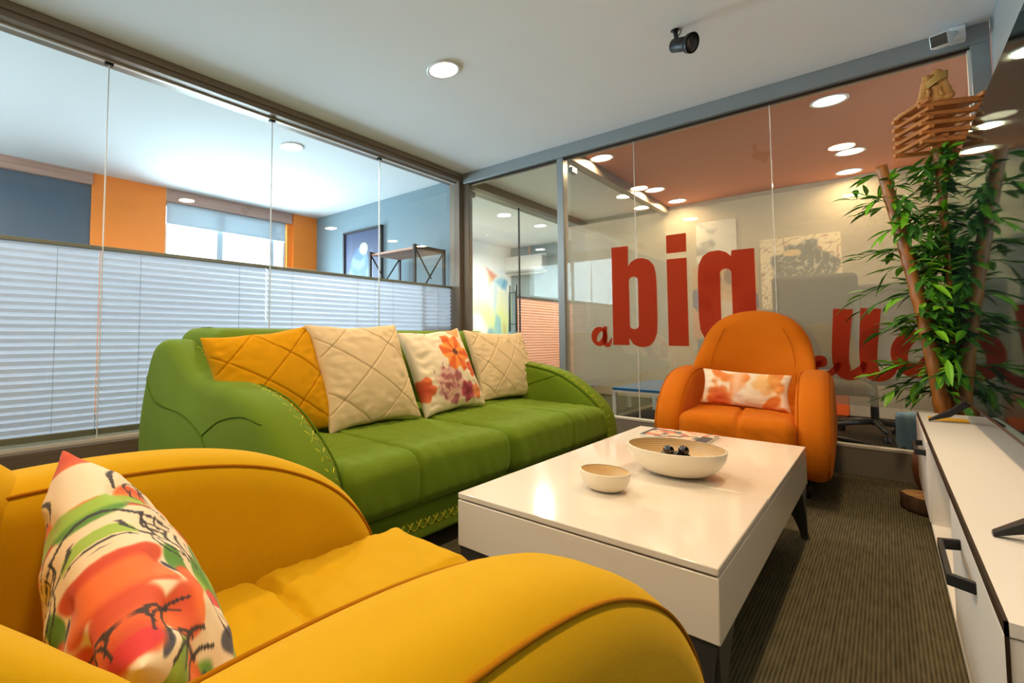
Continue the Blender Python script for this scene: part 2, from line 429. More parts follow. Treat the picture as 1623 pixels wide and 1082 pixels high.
sbox('wall_office_right', 2.5, 2.6, YB+0.06, 6.95, 0, ZC, 'wall_beige')
sbox('wall_left_end', -5.75, XL-0.12, YB+0.02, YB+0.14, 0, ZC, 'wall_grey')
sbox('wall_mural_end', -5.2, -2.9, 8.2, 8.3, 0, ZC, 'wall_grey')
sbox('wall_corridor_end', -2.9, -1.8, 7.6, 7.7, 0, ZC, 'wall')

# window wall of the room on the left (x = -5.67)
XW = -5.67
sbox('wall_window_low', XW-0.15, XW, 1.98, 3.60, 0, 0.95, 'wall')
sbox('wall_window_high', XW-0.15, XW, 1.98, 3.60, 2.36, ZC, 'wall')
sbox('wall_window_dark', XW-0.15, XW-0.03, 0.30, 1.25, 0, ZC, 'slate')
sbox('wall_window_near', XW-0.15, XW, -1.4, 0.30, 0, ZC, 'wall')
sbox('pillar_1', XW-0.15, XW, 1.24, 1.98, 0, ZC, 'orange_wall')
sbox('pillar_2', XW-0.15, XW+0.02, 3.68, YB+0.02, 0, ZC, 'orange_wall')
sbox('trim_reveal', XW-0.15, XW-0.02, 3.60, 3.68, 0, ZC, 'orange_wall')
sbox('trim_valance', XW-0.1, XW+0.012, 0.2, 1.24, 2.365, ZC-0.002, 'valance')
sbox('trim_valance', XW-0.1, XW+0.012, 1.985, 3.66, 2.345, ZC-0.002, 'valance')
w = MB()
for y0, y1 in ((1.98, 2.02), (2.62, 2.70), (3.36, 3.42), (3.56, 3.60)): w.box(XW-0.11, XW-0.06, y0, y1, 0.95, 2.36)
w.box(XW-0.11, XW-0.06, 1.98, 3.6, 0.95, 1.0).box(XW-0.11, XW-0.06, 1.98, 3.6, 2.3, 2.36)
wf = struct(w.build('window_1', M['white_frame'], bevel=0.004))
MB().box(XW-0.09, XW-0.084, 2.0, 3.58, 0.98, 2.32).build('pane', M['glass'], wf)
for pw, y0, y1 in ((DAY, 2.0, 3.58),):
    la = bpy.data.lights.new('daylight', 'AREA'); la.shape = 'RECTANGLE'; la.size = 1.35; la.size_y = y1-y0
    la.energy = pw; la.color = COOL
    lo = bpy.data.objects.new('daylight', la); C.objects.link(lo); lo.location = (XW-0.3, (y0+y1)/2, 1.65)
    lo.rotation_euler = (0, -PI/2, 0)

# roller blind in the window
rb = thing('roller_blind', 'half-lowered white roller blind in the daylight window between the orange pillars', 'blind', (XW-0.03, 2.8, 2.3))
MB().box(-0.002, 0.0, -0.80, 0.78, -0.19, 0.05).build('fabric', M['roller'], rb)
MB().box(-0.008, 0.006, -0.80, 0.78, -0.21, -0.19).build('bottom_bar', M['white_frame'], rb)

# ---- left glass partition
sbox('baseboard_left', -3.2, -3.0, -1.38, YB+0.02, 0, 0.222, 'plinth_wood')
sbox('trim_left_sill', -3.13, -3.07, -1.38, 3.98, 0.222, 0.236, 'rail')
mb = MB().box(-3.2, -3.0, -1.38, YB+0.1, 2.445, ZC-0.001).box(-3.185, -3.015, -1.38, YB+0.1, 2.41, 2.447)
struct(mb.build('beam_left', M['alu_warm'], bevel=0.004))
sbox('trim_left_channel', -3.108, -3.085, -1.38, 3.99, 2.40, 2.412, 'rail')
mb = MB().box(-3.16, -3.03, 3.985, 4.05, 0.2, 2.415).box(-3.12, -2.955, 4.045, 4.11, 0, 2.415)
struct(mb.build('trim_corner_post', M['alu_warm'], bevel=0.004))
seamsL = [-1.38, -0.30, 0.741, 1.822, 2.91, 3.985]
for i in range(5):
    g = struct(MB().box(XL-0.005, XL+0.005, seamsL[i]+0.003, seamsL[i+1]-0.003, 0.236, 2.405).build('window_%d' % (3+i), M['glass']))
    if i: MB().box(XL-0.012, XL+0.012, seamsL[i]-0.022, seamsL[i]+0.022, 2.385, 2.412).build('clip', M['black_metal'], g)
    if i: MB().box(XL-0.004, XL+0.0055, seamsL[i]-0.0026, seamsL[i]+0.0026, 0.236, 2.405).build('edge_seal', M['white_plastic'], g)
# pleated blinds hung behind the panes, one per pane
blind_names = ['behind the glass, at the left end of the partition', 'behind the glass, above the green sofa arm',
               'behind the glass, above the yellow and beige sofa cushions', 'behind the glass, beside the corner post']
for i in range(1, 5):
    y0, y1 = seamsL[i]+0.002, seamsL[i+1]-0.002
    xb = XL-0.05
    t = thing('pleated_blind', 'cool white pleated blind '+blind_names[i-1], 'blind', (xb, (y0+y1)/2, 0.26), group='pleated blinds along the left partition')
    n = 52; z0, z1 = 0.02, 1.045; v = []; f = []; ww = (y1-y0)/2
    for k in range(n+1):
        z = z0+(z1-z0)*k/n; dx = 0.009 if k % 2 else -0.009
        v += [(dx, -ww, z), (dx, ww, z)]
    for k in range(n): f.append((2*k, 2*k+1, 2*k+3, 2*k+2))
    link('fabric', v, f, M['blind'], t, smooth=False)
    MB().box(-0.014, 0.014, -ww, ww, 1.045, 1.068).build('head_rail', M['blind_rail'], t, bevel=0.003)
    MB().box(-0.014, 0.014, -ww, ww, -0.012, 0.022).build('bottom_rail', M['blind_rail'], t, bevel=0.003)
    for s in (-0.6, 0.6):
        MB().tube([(0.0125, s*ww, 0.0), (0.0125, s*ww, 1.05)], 0.0012, 6).build('cord', M['grey_plastic'], t)

# ---- back glass partition (y = 4.054)
sbox('baseboard_back', -1.95, XR, YB-0.03, YB+0.1, 0, 0.16, 'plinth')
sbox('baseboard_back_low', -3.0, -1.95, YB-0.03, YB+0.1, 0, 0.02, 'plinth')
sbox('trim_back_sill', -1.92, 0.375, YB-0.034, YB+0.03, 0.16, 0.174, 'rail')
mb = MB().box(-3.0, XR, YB-0.05, YB+0.08, 2.385, ZC-0.001)
struct(mb.build('beam_back', M['alu'], bevel=0.004))
sbox('trim_back_channel', -2.95, 0.372, YB-0.012, YB+0.012, 2.368, 2.388, 'bezel')
struct(MB().box(-1.985, -1.925, YB-0.03, YB+0.06, 0, 2.39).build('trim_door_post', M['alu'], bevel=0.004))
struct(MB().box(0.372, XR, YB-0.04, YB+0.08, 0, 2.39).build('trim_right_post', M['alu'], bevel=0.004))
sbox('trim_right_edge', 0.362, 0.373, YB-0.02, YB+0.02, 0.17, 2.37, 'rail')
panes = [(-2.95, -1.99), (-1.925, -1.349), (-1.349, -0.49), (-0.49, 0.362)]
for i, (a, b) in enumerate(panes):
    g = struct(MB().box(a+0.002, b-0.002, YB-0.005, YB+0.005, 0.02 if i == 0 else 0.174, 2.37).build('window_%d' % (8+i), M['glass']))
    if i:
        fo = MB().box(a+0.003, b-0.003, YB+0.006, YB+0.0068, 0.405, 1.765).build('frosted_film', M['frost'], g)
        if i > 1: MB().box(a-0.0016, a+0.0016, YB-0.0045, YB+0.0045, 0.174, 2.37).build('edge_seal', M['white_plastic'], g)

# ---- lettering cut from red film, on the room side of the panes
def outline(pts_list, holes=()):
    cu = bpy.data.curves.new('l', 'CURVE'); cu.dimensions = '2D'; cu.fill_mode = 'BOTH'; cu.extrude = 0.0004
    for pts in list(pts_list)+list(holes):
        sp = cu.splines.new('POLY'); sp.points.add(len(pts)-1); sp.use_cyclic_u = True
        for q, p in zip(sp.points, pts): q.co = (p[0], p[1], 0, 1)
    tmp = bpy.data.objects.new('l', cu); C.objects.link(tmp)
    dg = bpy.context.evaluated_depsgraph_get(); me = bpy.data.meshes.new_from_object(tmp.evaluated_get(dg))
    bpy.data.objects.remove(tmp); return me
def rrect(x0, x1, z0, z1, r, corners='1111', n=8):
    out = []
    for (cx, cz, a0, k) in ((x1-r, z1-r, 0, 0), (x0+r, z1-r, 90, 1), (x0+r, z0+r, 180, 2), (x1-r, z0+r, 270, 3)):
        if corners[k] == '1':
            for i in range(n+1):
                a = math.radians(a0+90*i/n); out.append((cx+r*math.cos(a), cz+r*math.sin(a)))
        else:
            out.append((x1 if k in (0, 3) else x0, z1 if k in (0, 1) else z0))
    return out
def ribbon(pts, wid, n=10):
    P = catmull([Vector(p) for p in pts], n, closed=False); L = []; Rr = []
    K = len(P)
    for i, p in enumerate(P):
        t = (P[min(K-1, i+1)]-P[max(0, i-1)]).normalized(); nn = Vector((-t.y, t.x))
        s = i/(K-1)*(len(wid)-1); j = min(int(s), len(wid)-2); wv = wid[j]+(wid[j+1]-wid[j])*(s-j)
        L.append(p+nn*wv/2); Rr.append(p-nn*wv/2)
    a0 = [(q.x, q.y) for q in L]; b0 = [(q.x, q.y) for q in reversed(Rr)]
    return a0+b0
sign = thing('window_lettering', 'dark red vinyl words reading a big hello across the frosted glass partition', 'lettering', (0, YB-0.0062, 0))
def letter(name, outs, holes=()):
    me = outline(outs, holes); me.materials.append(M['red_film'])
    o = bpy.data.objects.new(name, me); C.objects.link(o); o.parent = sign; o.rotation_euler = (PI/2, 0, 0); return o
zb = 0.744
# b
bl = [(-1.535, zb), (-1.535, 1.535), (-1.408, 1.535), (-1.408, 1.37)]
bl += [(-1.385, 1.405), (-1.345, 1.425), (-1.30, 1.425), (-1.255, 1.405), (-1.222, 1.36), (-1.208, 1.29), (-1.205, 1.2),
       (-1.205, 0.93), (-1.21, 0.84), (-1.23, 0.78), (-1.262, 0.742), (-1.305, 0.73), (-1.35, 0.735), (-1.385, 0.755), (-1.41, 0.80), (-1.412, zb)]
letter('letter_b', [bl], [rrect(-1.405, -1.338, 0.87, 1.285, 0.033)])
letter('letter_i', [[(-1.132, zb), (-1.132, 1.395), (-1.0, 1.395), (-1.0, zb)], [(-1.132, 1.44), (-1.132, 1.578), (-1.0, 1.578), (-1.0, 1.44)]])
gl = [(-0.598, 1.415), (-0.598, 0.62), (-0.605, 0.54), (-0.64, 0.49), (-0.70, 0.46), (-0.78, 0.455), (-0.86, 0.49), (-0.93, 0.56), (-0.965, 0.60), (-0.915, 0.70),
      (-0.86, 0.66), (-0.80, 0.60), (-0.75, 0.585), (-0.728, 0.61), (-0.725, 0.66), (-0.725, 0.80), (-0.75, 0.77), (-0.79, 0.755), (-0.85, 0.765), (-0.90, 0.80), (-0.925, 0.86),
      (-0.932, 0.95), (-0.932, 1.25), (-0.925, 1.33), (-0.90, 1.39), (-0.86, 1.42), (-0.80, 1.425), (-0.755, 1.405), (-0.73, 1.375), (-0.725, 1.415)]
letter('letter_g', [gl], [rrect(-0.797, -0.73, 0.87, 1.29, 0.033)])
# script letters
a_out = [(-1.645+0.066*math.cos(t)*1.0, 0.812+0.080*math.sin(t)) for t in [2*PI*k/28 for k in range(28)]]
a_in = [(-1.642+0.020*math.cos(t)+0.014*math.sin(t), 0.81+0.042*math.sin(t)) for t in [2*PI*k/20 for k in range(20)]]
letter('letter_a', [a_out], [a_in])
letter('letter_a_tail', [ribbon([(-1.595, 0.895), (-1.602, 0.80), (-1.595, 0.75), (-1.57, 0.745), (-1.545, 0.80)], [0.028, 0.034, 0.034, 0.03, 0.008])])
letter('letter_h', [ribbon([(-0.60, 0.66), (-0.545, 0.74), (-0.525, 0.84), (-0.545, 0.87), (-0.57, 0.82), (-0.58, 0.6)], [0.01, 0.02, 0.03, 0.04, 0.05, 0.05])])
letter('letter_e', [ribbon([(-0.45, 0.66), (-0.40, 0.70), (-0.385, 0.75), (-0.41, 0.78), (-0.45, 0.76), (-0.47, 0.68), (-0.45, 0.61), (-0.39, 0.585), (-0.33, 0.61), (-0.285, 0.665)], [0.03, 0.03, 0.04, 0.045, 0.05, 0.06, 0.06, 0.05, 0.04, 0.02])])
letter('letter_e_tail', [rrect(-0.325, -0.255, 0.625, 0.70, 0.034)])
letter('letter_l', [ribbon([(-0.175, 0.985), (-0.185, 0.86), (-0.195, 0.70), (-0.185, 0.61), (-0.15, 0.585), (-0.11, 0.62), (-0.09, 0.665)], [0.088, 0.082, 0.076, 0.074, 0.06, 0.04, 0.02])])
letter('letter_l', [ribbon([(-0.295, 0.60), (-0.26, 0.585), (-0.225, 0.61), (-0.2, 0.66)], [0.02, 0.035, 0.035, 0.02])])
letter('letter_l', [ribbon([(-0.055, 0.985), (-0.065, 0.86), (-0.075, 0.70), (-0.065, 0.61), (-0.03, 0.585), (0.01, 0.605), (0.04, 0.66)], [0.088, 0.082, 0.076, 0.074, 0.06, 0.04, 0.02])])
o_out = [(0.115+0.098*math.cos(t), 0.72+0.135*math.sin(t)) for t in [2*PI*k/32 for k in range(32)]]
o_in = [(0.122+0.032*math.cos(t)+0.02*math.sin(t), 0.735+0.07*math.sin(t)) for t in [2*PI*k/24 for k in range(24)]]
letter('letter_o', [o_out], [o_in])

# ---- second partition running back from the door post, and the continuation of the left one
struct(MB().box(-1.985, -1.90, YB+0.08, 6.95, 2.39, ZC-0.001).build('beam_corridor', M['alu_warm'], bevel=0.004))
for i, (a, b) in enumerate(((4.2, 5.1), (5.1, 6.0), (6.0, 6.9))):
    g = struct(MB().box(-1.945, -1.937, a, b-0.006, 0.02, 2.385).build('window_%d' % (12+i), M['glass']))
    MB().box(-1.9365, -1.936, a, b-0.006, 0.405, 1.765).build('frosted_film', M['frost'], g)
    if i == 0: MB().box(-1.96, -1.92, a, a+0.10, 2.30, 2.35).build('hinge', M['alu'], g, bevel=0.003)
struct(MB().box(-3.2, -3.0, YB+0.1, 8.2, 2.40, ZC-0.001).build('beam_left_far', M['alu_warm'], bevel=0.004))
dr = struct(MB().box(XL-0.005, XL+0.005, 4.17, 5.27, 0.02, 2.39).build('door_1', M['glass']))
MB().box(XL-0.02, XL+0.02, 4.20, 4.34, 2.325, 2.385).build('hinge', M['alu_warm'], dr, bevel=0.003)
for yy in (5.12, ):
    hb = MB().tube([(XL+0.045, yy, 0.86), (XL+0.045, yy, 1.42)], 0.013, 12)
    for z in (0.95, 1.33): hb.tube([(XL+0.045, yy, z), (XL+0.004, yy, z)], 0.006, 8)
    hb.build('handle', M['leg_metal'], dr, smooth=True)
    hb = MB().tube([(XL-0.045, yy, 0.86), (XL-0.045, yy, 1.42)], 0.013, 12)
    for z in (0.95, 1.33): hb.tube([(XL-0.045, yy, z), (XL-0.004, yy, z)], 0.006, 8)
    hb.build('handle', M['leg_metal'], dr, smooth=True)
g = struct(MB().box(XL-0.005, XL+0.005, 5.28, 7.6, 0.25, 2.39).build('window_15', M['glass']))
sbox('trim_door_edge', XL-0.008, XL+0.008, 5.27, 5.285, 0.0, 2.39, 'bezel')
sbox('baseboard_left_far', -3.2, -3.0, 5.29, 8.2, 0, 0.24, 'plinth_wood')
t = thing('pleated_blind', 'coral pink pleated blind seen through the glass door bay at the corner', 'blind', (XL-0.05, 6.43, 0.26))
v = []; f = []
for k in range(61):
    z = 1.02*k/60; dx = 0.009 if k % 2 else -0.009; v += [(dx, -1.13, z), (dx, 1.13, z)]
for k in range(60): f.append((2*k, 2*k+1, 2*k+3, 2*k+2))
link('fabric', v, f, M['coral_blind'], t, smooth=False)
MB().box(-0.014, 0.014, -1.13, 1.13, 1.02, 1.045).build('head_rail', M['black_metal'], t, bevel=0.003)

# mural wall of the far left room
XM = -5.0
NY, NZ = 150, 100; v = []; f = []
for j in range(NZ+1):
    for i in range(NY+1): v.append((XM, 4.2+4.0*i/NY, ZC*j/NZ))
for j in range(NZ):
    for i in range(NY): a = j*(NY+1)+i; f.append((a, a+1, a+NY+2, a+NY+1))
o = struct(link('wall_mural', v, f, M['mural']))
def shard(y, z, pts):
    s = 1e9
    for k in range(len(pts)):
        (ax, az), (bx, bz) = pts[k], pts[(k+1) % len(pts)]
        L = math.hypot(bx-ax, bz-az); s = min(s, ((bx-ax)*(z-az)-(bz-az)*(y-ax))/L)
    return s
SH = [([(7.35, 2.05), (7.55, 1.80), (7.72, 1.93)], (228, 104, 58)), ([(7.40, 1.95), (7.45, 1.70), (7.58, 1.84)], (246, 196, 130)),
      ([(7.60, 1.82), (7.86, 1.70), (7.98, 1.72), (8.08, 1.84), (7.85, 1.91)], (112, 184, 224)), ([(7.86, 1.70), (8.02, 1.66), (8.08, 1.84), (7.95, 1.9)], (70, 156, 208)),
      ([(7.58, 1.30), (7.66, 1.20), (7.72, 1.72), (7.62, 1.80)], (176, 214, 236)), ([(7.56, 0.80), (7.86, 0.80), (7.82, 1.14), (7.66, 1.22)], (110, 182, 224)),
      ([(7.34, 0.80), (7.62, 0.80), (7.56, 0.95), (7.44, 0.96)], (60, 136, 196)), ([(7.90, 0.80), (8.04, 0.80), (8.0, 1.02), (7.9, 1.06)], (214, 180, 96)),
      ([(8.06, 0.80), (8.2, 0.80), (8.2, 1.10), (8.10, 1.06)], (70, 152, 206)), ([(6.86, 1.66), (6.88, 1.52), (7.12, 1.58)], (150, 202, 230)),
      ([(8.10, 1.16), (8.2, 1.16), (8.2, 1.58), (8.12, 1.56)], (164, 214, 84)), ([(7.68, 2.0), (8.0, 1.9), (7.95, 2.15)], (214, 230, 240))]
def mural(x, y, z):
    c = (240, 243, 244)
    c = mix(c, (222, 240, 140), 0.8*sstep(1.7, 1.1, z)*sstep(-0.35, 0.3, nz(y, z, 2.4, 3)+0.15))
    c = mix(c, (250, 240, 140), 0.5*gauss(y-7.9, 0.3)*gauss(z-1.3, 0.4))
    for pts, col in SH:
        s = shard(y, z, pts); c = mix(c, col, 0.9*sstep(-0.04, 0.05, s)*(0.65+0.35*nz(y, z, 3, 1)))
    return c
paint(o, mural)
ac = thing('air_conditioner', 'white wall-mounted air conditioner behind the glass door bay', 'air conditioner', (-4.68, 8.2, 1.98))
v, f, _, _ = slab([(0, 0.0), (-0.10, 0.0), (-0.20, 0.05), (-0.22, 0.14), (-0.22, 0.26), (-0.20, 0.31), (-0.1, 0.32), (0.0, 0.32)], 0.86, 0.02, lambda a, b, x: (x, a, b), N=48, bulge=0.002)
link('body', v, f, M['white_plastic'], ac)
MB().box(0.432, 0.445, -0.2, -0.03, 0.03, 0.29).build('side_panel', M['grey_plastic'], ac, bevel=0.006)
MB().box(-0.4, 0.4, -0.21, -0.12, 0.006, 0.02).build('vent', M['grey_plastic'], ac)
MB().tube([(0.1, -0.04, 0.3), (0.1, -0.04, 0.5)], 0.025, 10).build('pipe', M['copper'], ac, smooth=True)

# ------------------------------------------------------------------ downlights
glow = {}
def downlight(x, y, rgb, power, label, group, z=ZC):
    t = thing('ceiling_downlight', label, 'ceiling light', (x, y, z), group=group)
    MB().lathe([(0.088, -0.0005), (0.104, -0.0005), (0.106, -0.006), (0.100, -0.010), (0.088, -0.006)], 40, cap=False).build('trim_ring', M['white_plastic'], t, smooth=True)
    key = tuple(rgb)
    if key not in glow: glow[key] = mat_emit('lamp_glow', tuple(0.35+0.65*c for c in rgb), 9.0)
    MB().lathe([(0.001, -0.004), (0.089, -0.004)], 40, cap=False).build('diffuser', glow[key], t)
    la = bpy.data.lights.new('lamp_light', 'AREA'); la.shape = 'DISK'; la.size = 0.17; la.energy = power; la.color = rgb; la.spread = math.radians(165)
    lo = bpy.data.objects.new('lamp_light', la); C.objects.link(lo); lo.parent = t; lo.location = (0, 0, -0.012)
    return t
G1 = 'recessed downlights in the sitting room ceiling'
downlight(-1.878, 2.315, WARM, P_ROOM, 'round recessed downlight glowing in the sitting room ceiling above the sofa', G1)
for x, y in ((-0.21, 2.34), (-1.88, 0.25), (-0.21, 0.25)):
    downlight(x, y, WARM, P_ROOM, 'round recessed downlight in the sitting room ceiling, outside the picture', G1)
G2 = 'recessed downlights in the office behind the frosted glass'
for x, y, l in ((-1.80, 4.56, 'glowing office downlight nearest the corner, beside the door post'), (-1.78, 6.0, 'glowing office downlight on the left, one back from the door post'),
                (-1.74, 6.7, 'glowing office downlight on the left, closest to the far wall'), (-0.22, 4.58, 'large glowing office downlight on the right, nearest the glass beam'),
                (-0.165, 6.0, 'glowing office downlight on the right, the upper of two close together'), (-0.2, 6.72, 'glowing office downlight on the right, lower of two, at the far wall')):
    downlight(x, y, WARM, P_OFFICE, l, G2)
G3 = 'recessed downlights in the rooms behind the left partition'
downlight(-3.62, 2.33, NEUTRAL, P_SIDE, 'white downlight seen through the left partition above the third pane', G3)
downlight(-4.6, -0.5, NEUTRAL, P_SIDE, 'added white downlight brightening the daylit left room, outside the picture', G3)  # extra lamp placed out of view to lift the left room
downlight(-3.6, 6.75, NEUTRAL, P_MURAL, 'white downlight in front of the colourful mural', G3)
downlight(-4.3, 5.2, NEUTRAL, P_MURAL, 'added white downlight brightening the mural room, hidden by the corner post', G3)  # extra concealed lamp, added to make the mural bright

# ------------------------------------------------------------------ armchairs
ARM = [(-0.40, 0.60), (-0.27, 0.632), (-0.12, 0.643), (0.03, 0.634), (0.16, 0.602), (0.28, 0.535), (0.362, 0.438), (0.395, 0.325), (0.378, 0.215), (0.32, 0.145), (0.22, 0.105), (-0.2, 0.065), (-0.34, 0.10), (-0.41, 0.28), (-0.425, 0.48)]
BACK = [(0.0, 0.985), (0.11, 0.968), (0.20, 0.915), (0.262, 0.82), (0.292, 0.70), (0.305, 0.55), (0.31, 0.35), (0.30, 0.14), (0.22, 0.07), (0.0, 0.06), (-0.22, 0.07), (-0.30, 0.14), (-0.31, 0.35), (-0.305, 0.55), (-0.292, 0.70), (-0.262, 0.82), (-0.20, 0.915), (-0.11, 0.968)]
ARM = [((a+0.425)*1.13-0.425, b-0.012*sstep(0.3, 0.5, b)) for a, b in ARM]
def armchair(name, label, loc, rz, m, seam_m, seed):
    t = thing(name, label, 'armchair', loc, rz)
    def backmap(a, b, x):      # x: thickness (+ towards the front)
        y = 0.362 - x + 0.16*max(0, b-0.35) - a*a*(0.7+1.9*sstep(0.80, 0.60, b))*sstep(0.2, 0.6, b)
        return (a, y, b)
    v, f, p, nrm = slab(BACK, 0.19, 0.085, backmap, N=120, bulge=0.02)
    bk = link('backrest', v, f, m, t)
    s = [backmap(a, b, 0.094+0.008) for a, b in [(0.205*q, z) for q, z in ((1.0, 0.42), (1.03, 0.55), (1.0, 0.68), (0.9, 0.78), (0.72, 0.87))]]
    for sg in (1, -1):
        MB().tube([(sg*q[0], q[1]-0.002, q[2]) for q in catmull(s, 8, closed=False)], 0.0018, 6).build('seam', seam_m, bk, smooth=True)
    for sg in (-1, 1):
        cx = sg*0.30
        def armmap(a, b, x, cx=cx, sg=sg):
            # arms bow outwards a little in the middle of their height and taper towards the floor
            return (cx + x*(0.80+0.20*sstep(0.05, 0.35, b)) + sg*0.006*math.sin(PI*min(1, b/0.6)), -a, b)
        v, f, p, nrm = slab(ARM, 0.14, 0.055, armmap, N=120, bulge=0.006)
        ar = link('armrest', v, f, m, t)
        for e in (-1, 1):
            pts = [armmap((q-n*0.016).x, (q-n*0.016).y, e*(0.070-0.0135)) for q, n in zip(p, nrm)]
            pts = [Vector(q) for q in pts if q[2] > 0.10 and q[1] < 0.34]
            # keep only the run over the crest
            pts.sort(key=lambda q: math.atan2(q[2]-0.3, -q[1]))
            pts = [q for q in pts if not (q[1] > 0.28 and q[2] < 0.45)]
            MB().tube(pts, 0.0022, 6).build('seam', seam_m, ar, smooth=True)
    def sd(q):
        x, y, z = q
        d = Vector((0, 0, 0))
        if z > 0.30:
            d.z += 0.022*(1-(x/0.27)**2)*gauss(y+0.12, 0.28) - 0.018*gauss(x+0.06*(y+0.15), 0.009)*sstep(0.0, -0.2, y)
            d.z -= 0.020*gauss(y+0.15+0.02*math.sin(x*9), 0.009)*sstep(0.32, 0.38, z)
            d.z += (0.0045*nz(x*0.5+seed, y*2.2+x*1.6, 11, seed)+0.0045*nz(x*0.7-y, y*3.0+x, 17, seed+2)*sstep(-0.1, 0.2, abs(x)))*sstep(0.34, 0.38, z)
        if y < -0.46:
            d.y -= 0.012*math.sin(PI*max(0, min(1, (z-0.2)/0.2)))
            d.y += 0.004*nz(x*2+z*1.5+seed, z*1.5, 14, seed+3)
        return d
    v, f = rbox(-0.245, 0.245, -0.53, 0.30, 0.215, 0.408, 0.05, 0.008, sd)
    st = link('seat', v, f, m, t)
    v, f = rbox(-0.24, 0.24, -0.47, 0.34, 0.06, 0.215, 0.03, 0.05)
    link('base', v, f, m, t)
    for sx in (-0.26, 0.26):
        for sy in (-0.24, 0.26):
            MB().lathe([(0.016, 0.0), (0.024, 0.07)], 16, (sx, sy, 0)).build('leg', M['black'], t, smooth=True)
    return t
armchair('yellow_armchair', 'yellow velvet armchair in the foreground holding a floral cushion', (-0.535, 0.25, 0), PI, M['yellow'], M['yellow_seam'], 1)
armchair('orange_armchair', 'orange velvet armchair standing in front of the frosted glass partition', (-0.575, 3.50, 0), 0.04, M['orange'], M['orange_seam'], 5)

# ------------------------------------------------------------------ green sofa
sofa = thing('green_sofa', 'long green velvet sofa with yellow cross stitching below the glass partition', 'sofa', (-1.85, 1.95, 0))
def S(p): return (p[0]+1.85, p[1]-1.95, p[2])
SARM = [(-2.50, 0.10), (-2.515, 0.30), (-2.49, 0.56), (-2.45, 0.71), (-2.37, 0.785), (-2.25, 0.79), (-2.12, 0.735), (-1.99, 0.67), (-1.85, 0.645), (-1.66, 0.63), (-1.46, 0.585), (-1.30, 0.49), (-1.19, 0.38), (-1.155, 0.25), (-1.17, 0.12), (-1.25, 0.07), (-2.4, 0.06)]
CURVES = ([(-2.47, 0.64), (-2.375, 0.568), (-2.236, 0.521), (-1.971, 0.507), (-1.848, 0.483), (-1.763, 0.454), (-1.708, 0.41), (-1.68, 0.36), (-1.67, 0.28), (-1.68, 0.12)], [(-1.745, 0.452), (-1.64, 0.515), (-1.50, 0.545), (-1.40, 0.53)])
for yc, sg in ((0.885, -1), (3.03, 1)):
    def amap(a, b, x, yc=yc, sg=sg):
        bow = 0.05*sstep(0.75, 0.35, b)*sstep(-1.2, -1.9, a)
        return S((a, yc+x+sg*bow*0.5*sstep(-0.09, 0.09, x*sg), b))
    v, f, p, nrm = slab(SARM, 0.19, 0.06, amap, N=150, bulge=0.02)
    ar = link('armrest', v, f, M['green'], sofa)
    # stitched inner rim
    rim = [(q-n*0.012, n) for q, n in zip(p, nrm) if q.y > 0.16 and q.x > -2.44]
    rim.sort(key=lambda k: math.atan2(k[0].y-0.1, k[0].x+1.75))
    side = -sg
    pts = [Vector(amap(q.x, q.y, side*(0.095-0.012))) for q, n in rim]
    MB().tube(pts, 0.004, 6).build('piping', M['green_seam'], ar, smooth=True)
    pts = [Vector(amap(q.x, q.y, side*(0.095-0.066))) + Vector((0, 0, 0.0)) for q, n in [(q+n*0.013, n) for q, n in rim]]
    st = MB(); i = 2
    base = [(Vector(amap((q+n*0.0125).x, (q+n*0.0125).y, side*0.028)), Vector(amap((q+n*0.006).x, (q+n*0.006).y, side*0.066))) for q, n in rim]
    while i+4 < len(base):
        st.tube([base[i][0], base[i+2][1]], 0.0016, 5); st.tube([base[i+2][0], base[i][1]], 0.0016, 5); i += 3
    st.build('cross_stitching', M['stitch'], ar, smooth=True)
    # curved decorative seam on the outer face
    bv = BVHTree.FromPolygons([tuple(q) for q in v], f)
    for cur in (CURVES if sg < 0 else ([(-1.75, 0.46), (-1.6, 0.52), (-1.45, 0.57), (-1.36, 0.56)],)):
        pp = []
        for q in catmull([Vector(c) for c in cur], 10, closed=False):
            h_ = bv.ray_cast(Vector((q.x+1.85, -3.0 if sg < 0 else 0.9, q.y)), Vector((0, 1, 0)))
            if h_[0]: pp.append(h_[0]+Vector((0, -0.001, 0)))
        if len(pp) < 3: continue
        MB().tube(pp, 0.0026, 6).build('seam', M['green_seam'], ar, smooth=True)
def bd(q):
    x, y, z = q
    return Vector((0.02*gauss(z-0.6, 0.2) if x > -0.26 else 0, 0, 0.006*nz(y, x, 3, 2)))
v, f = rbox(-0.62, -0.15, -1.02, 1.04, 0.18, 0.848, 0.075, 0.05, bd)
bkr = link('backrest', v, f, M['green'], sofa)
MB().tube([(q[0], q[1], q[2]) for q in [(-0.21, -0.945, z) for z in (0.45, 0.6, 0.7, 0.78)]+[(-0.25, -0.945, 0.835), (-0.40, -0.945, 0.851), (-0.5, -0.945, 0.85)]], 0.0035, 6).build('seam', M['green_seam'], bkr, smooth=True)
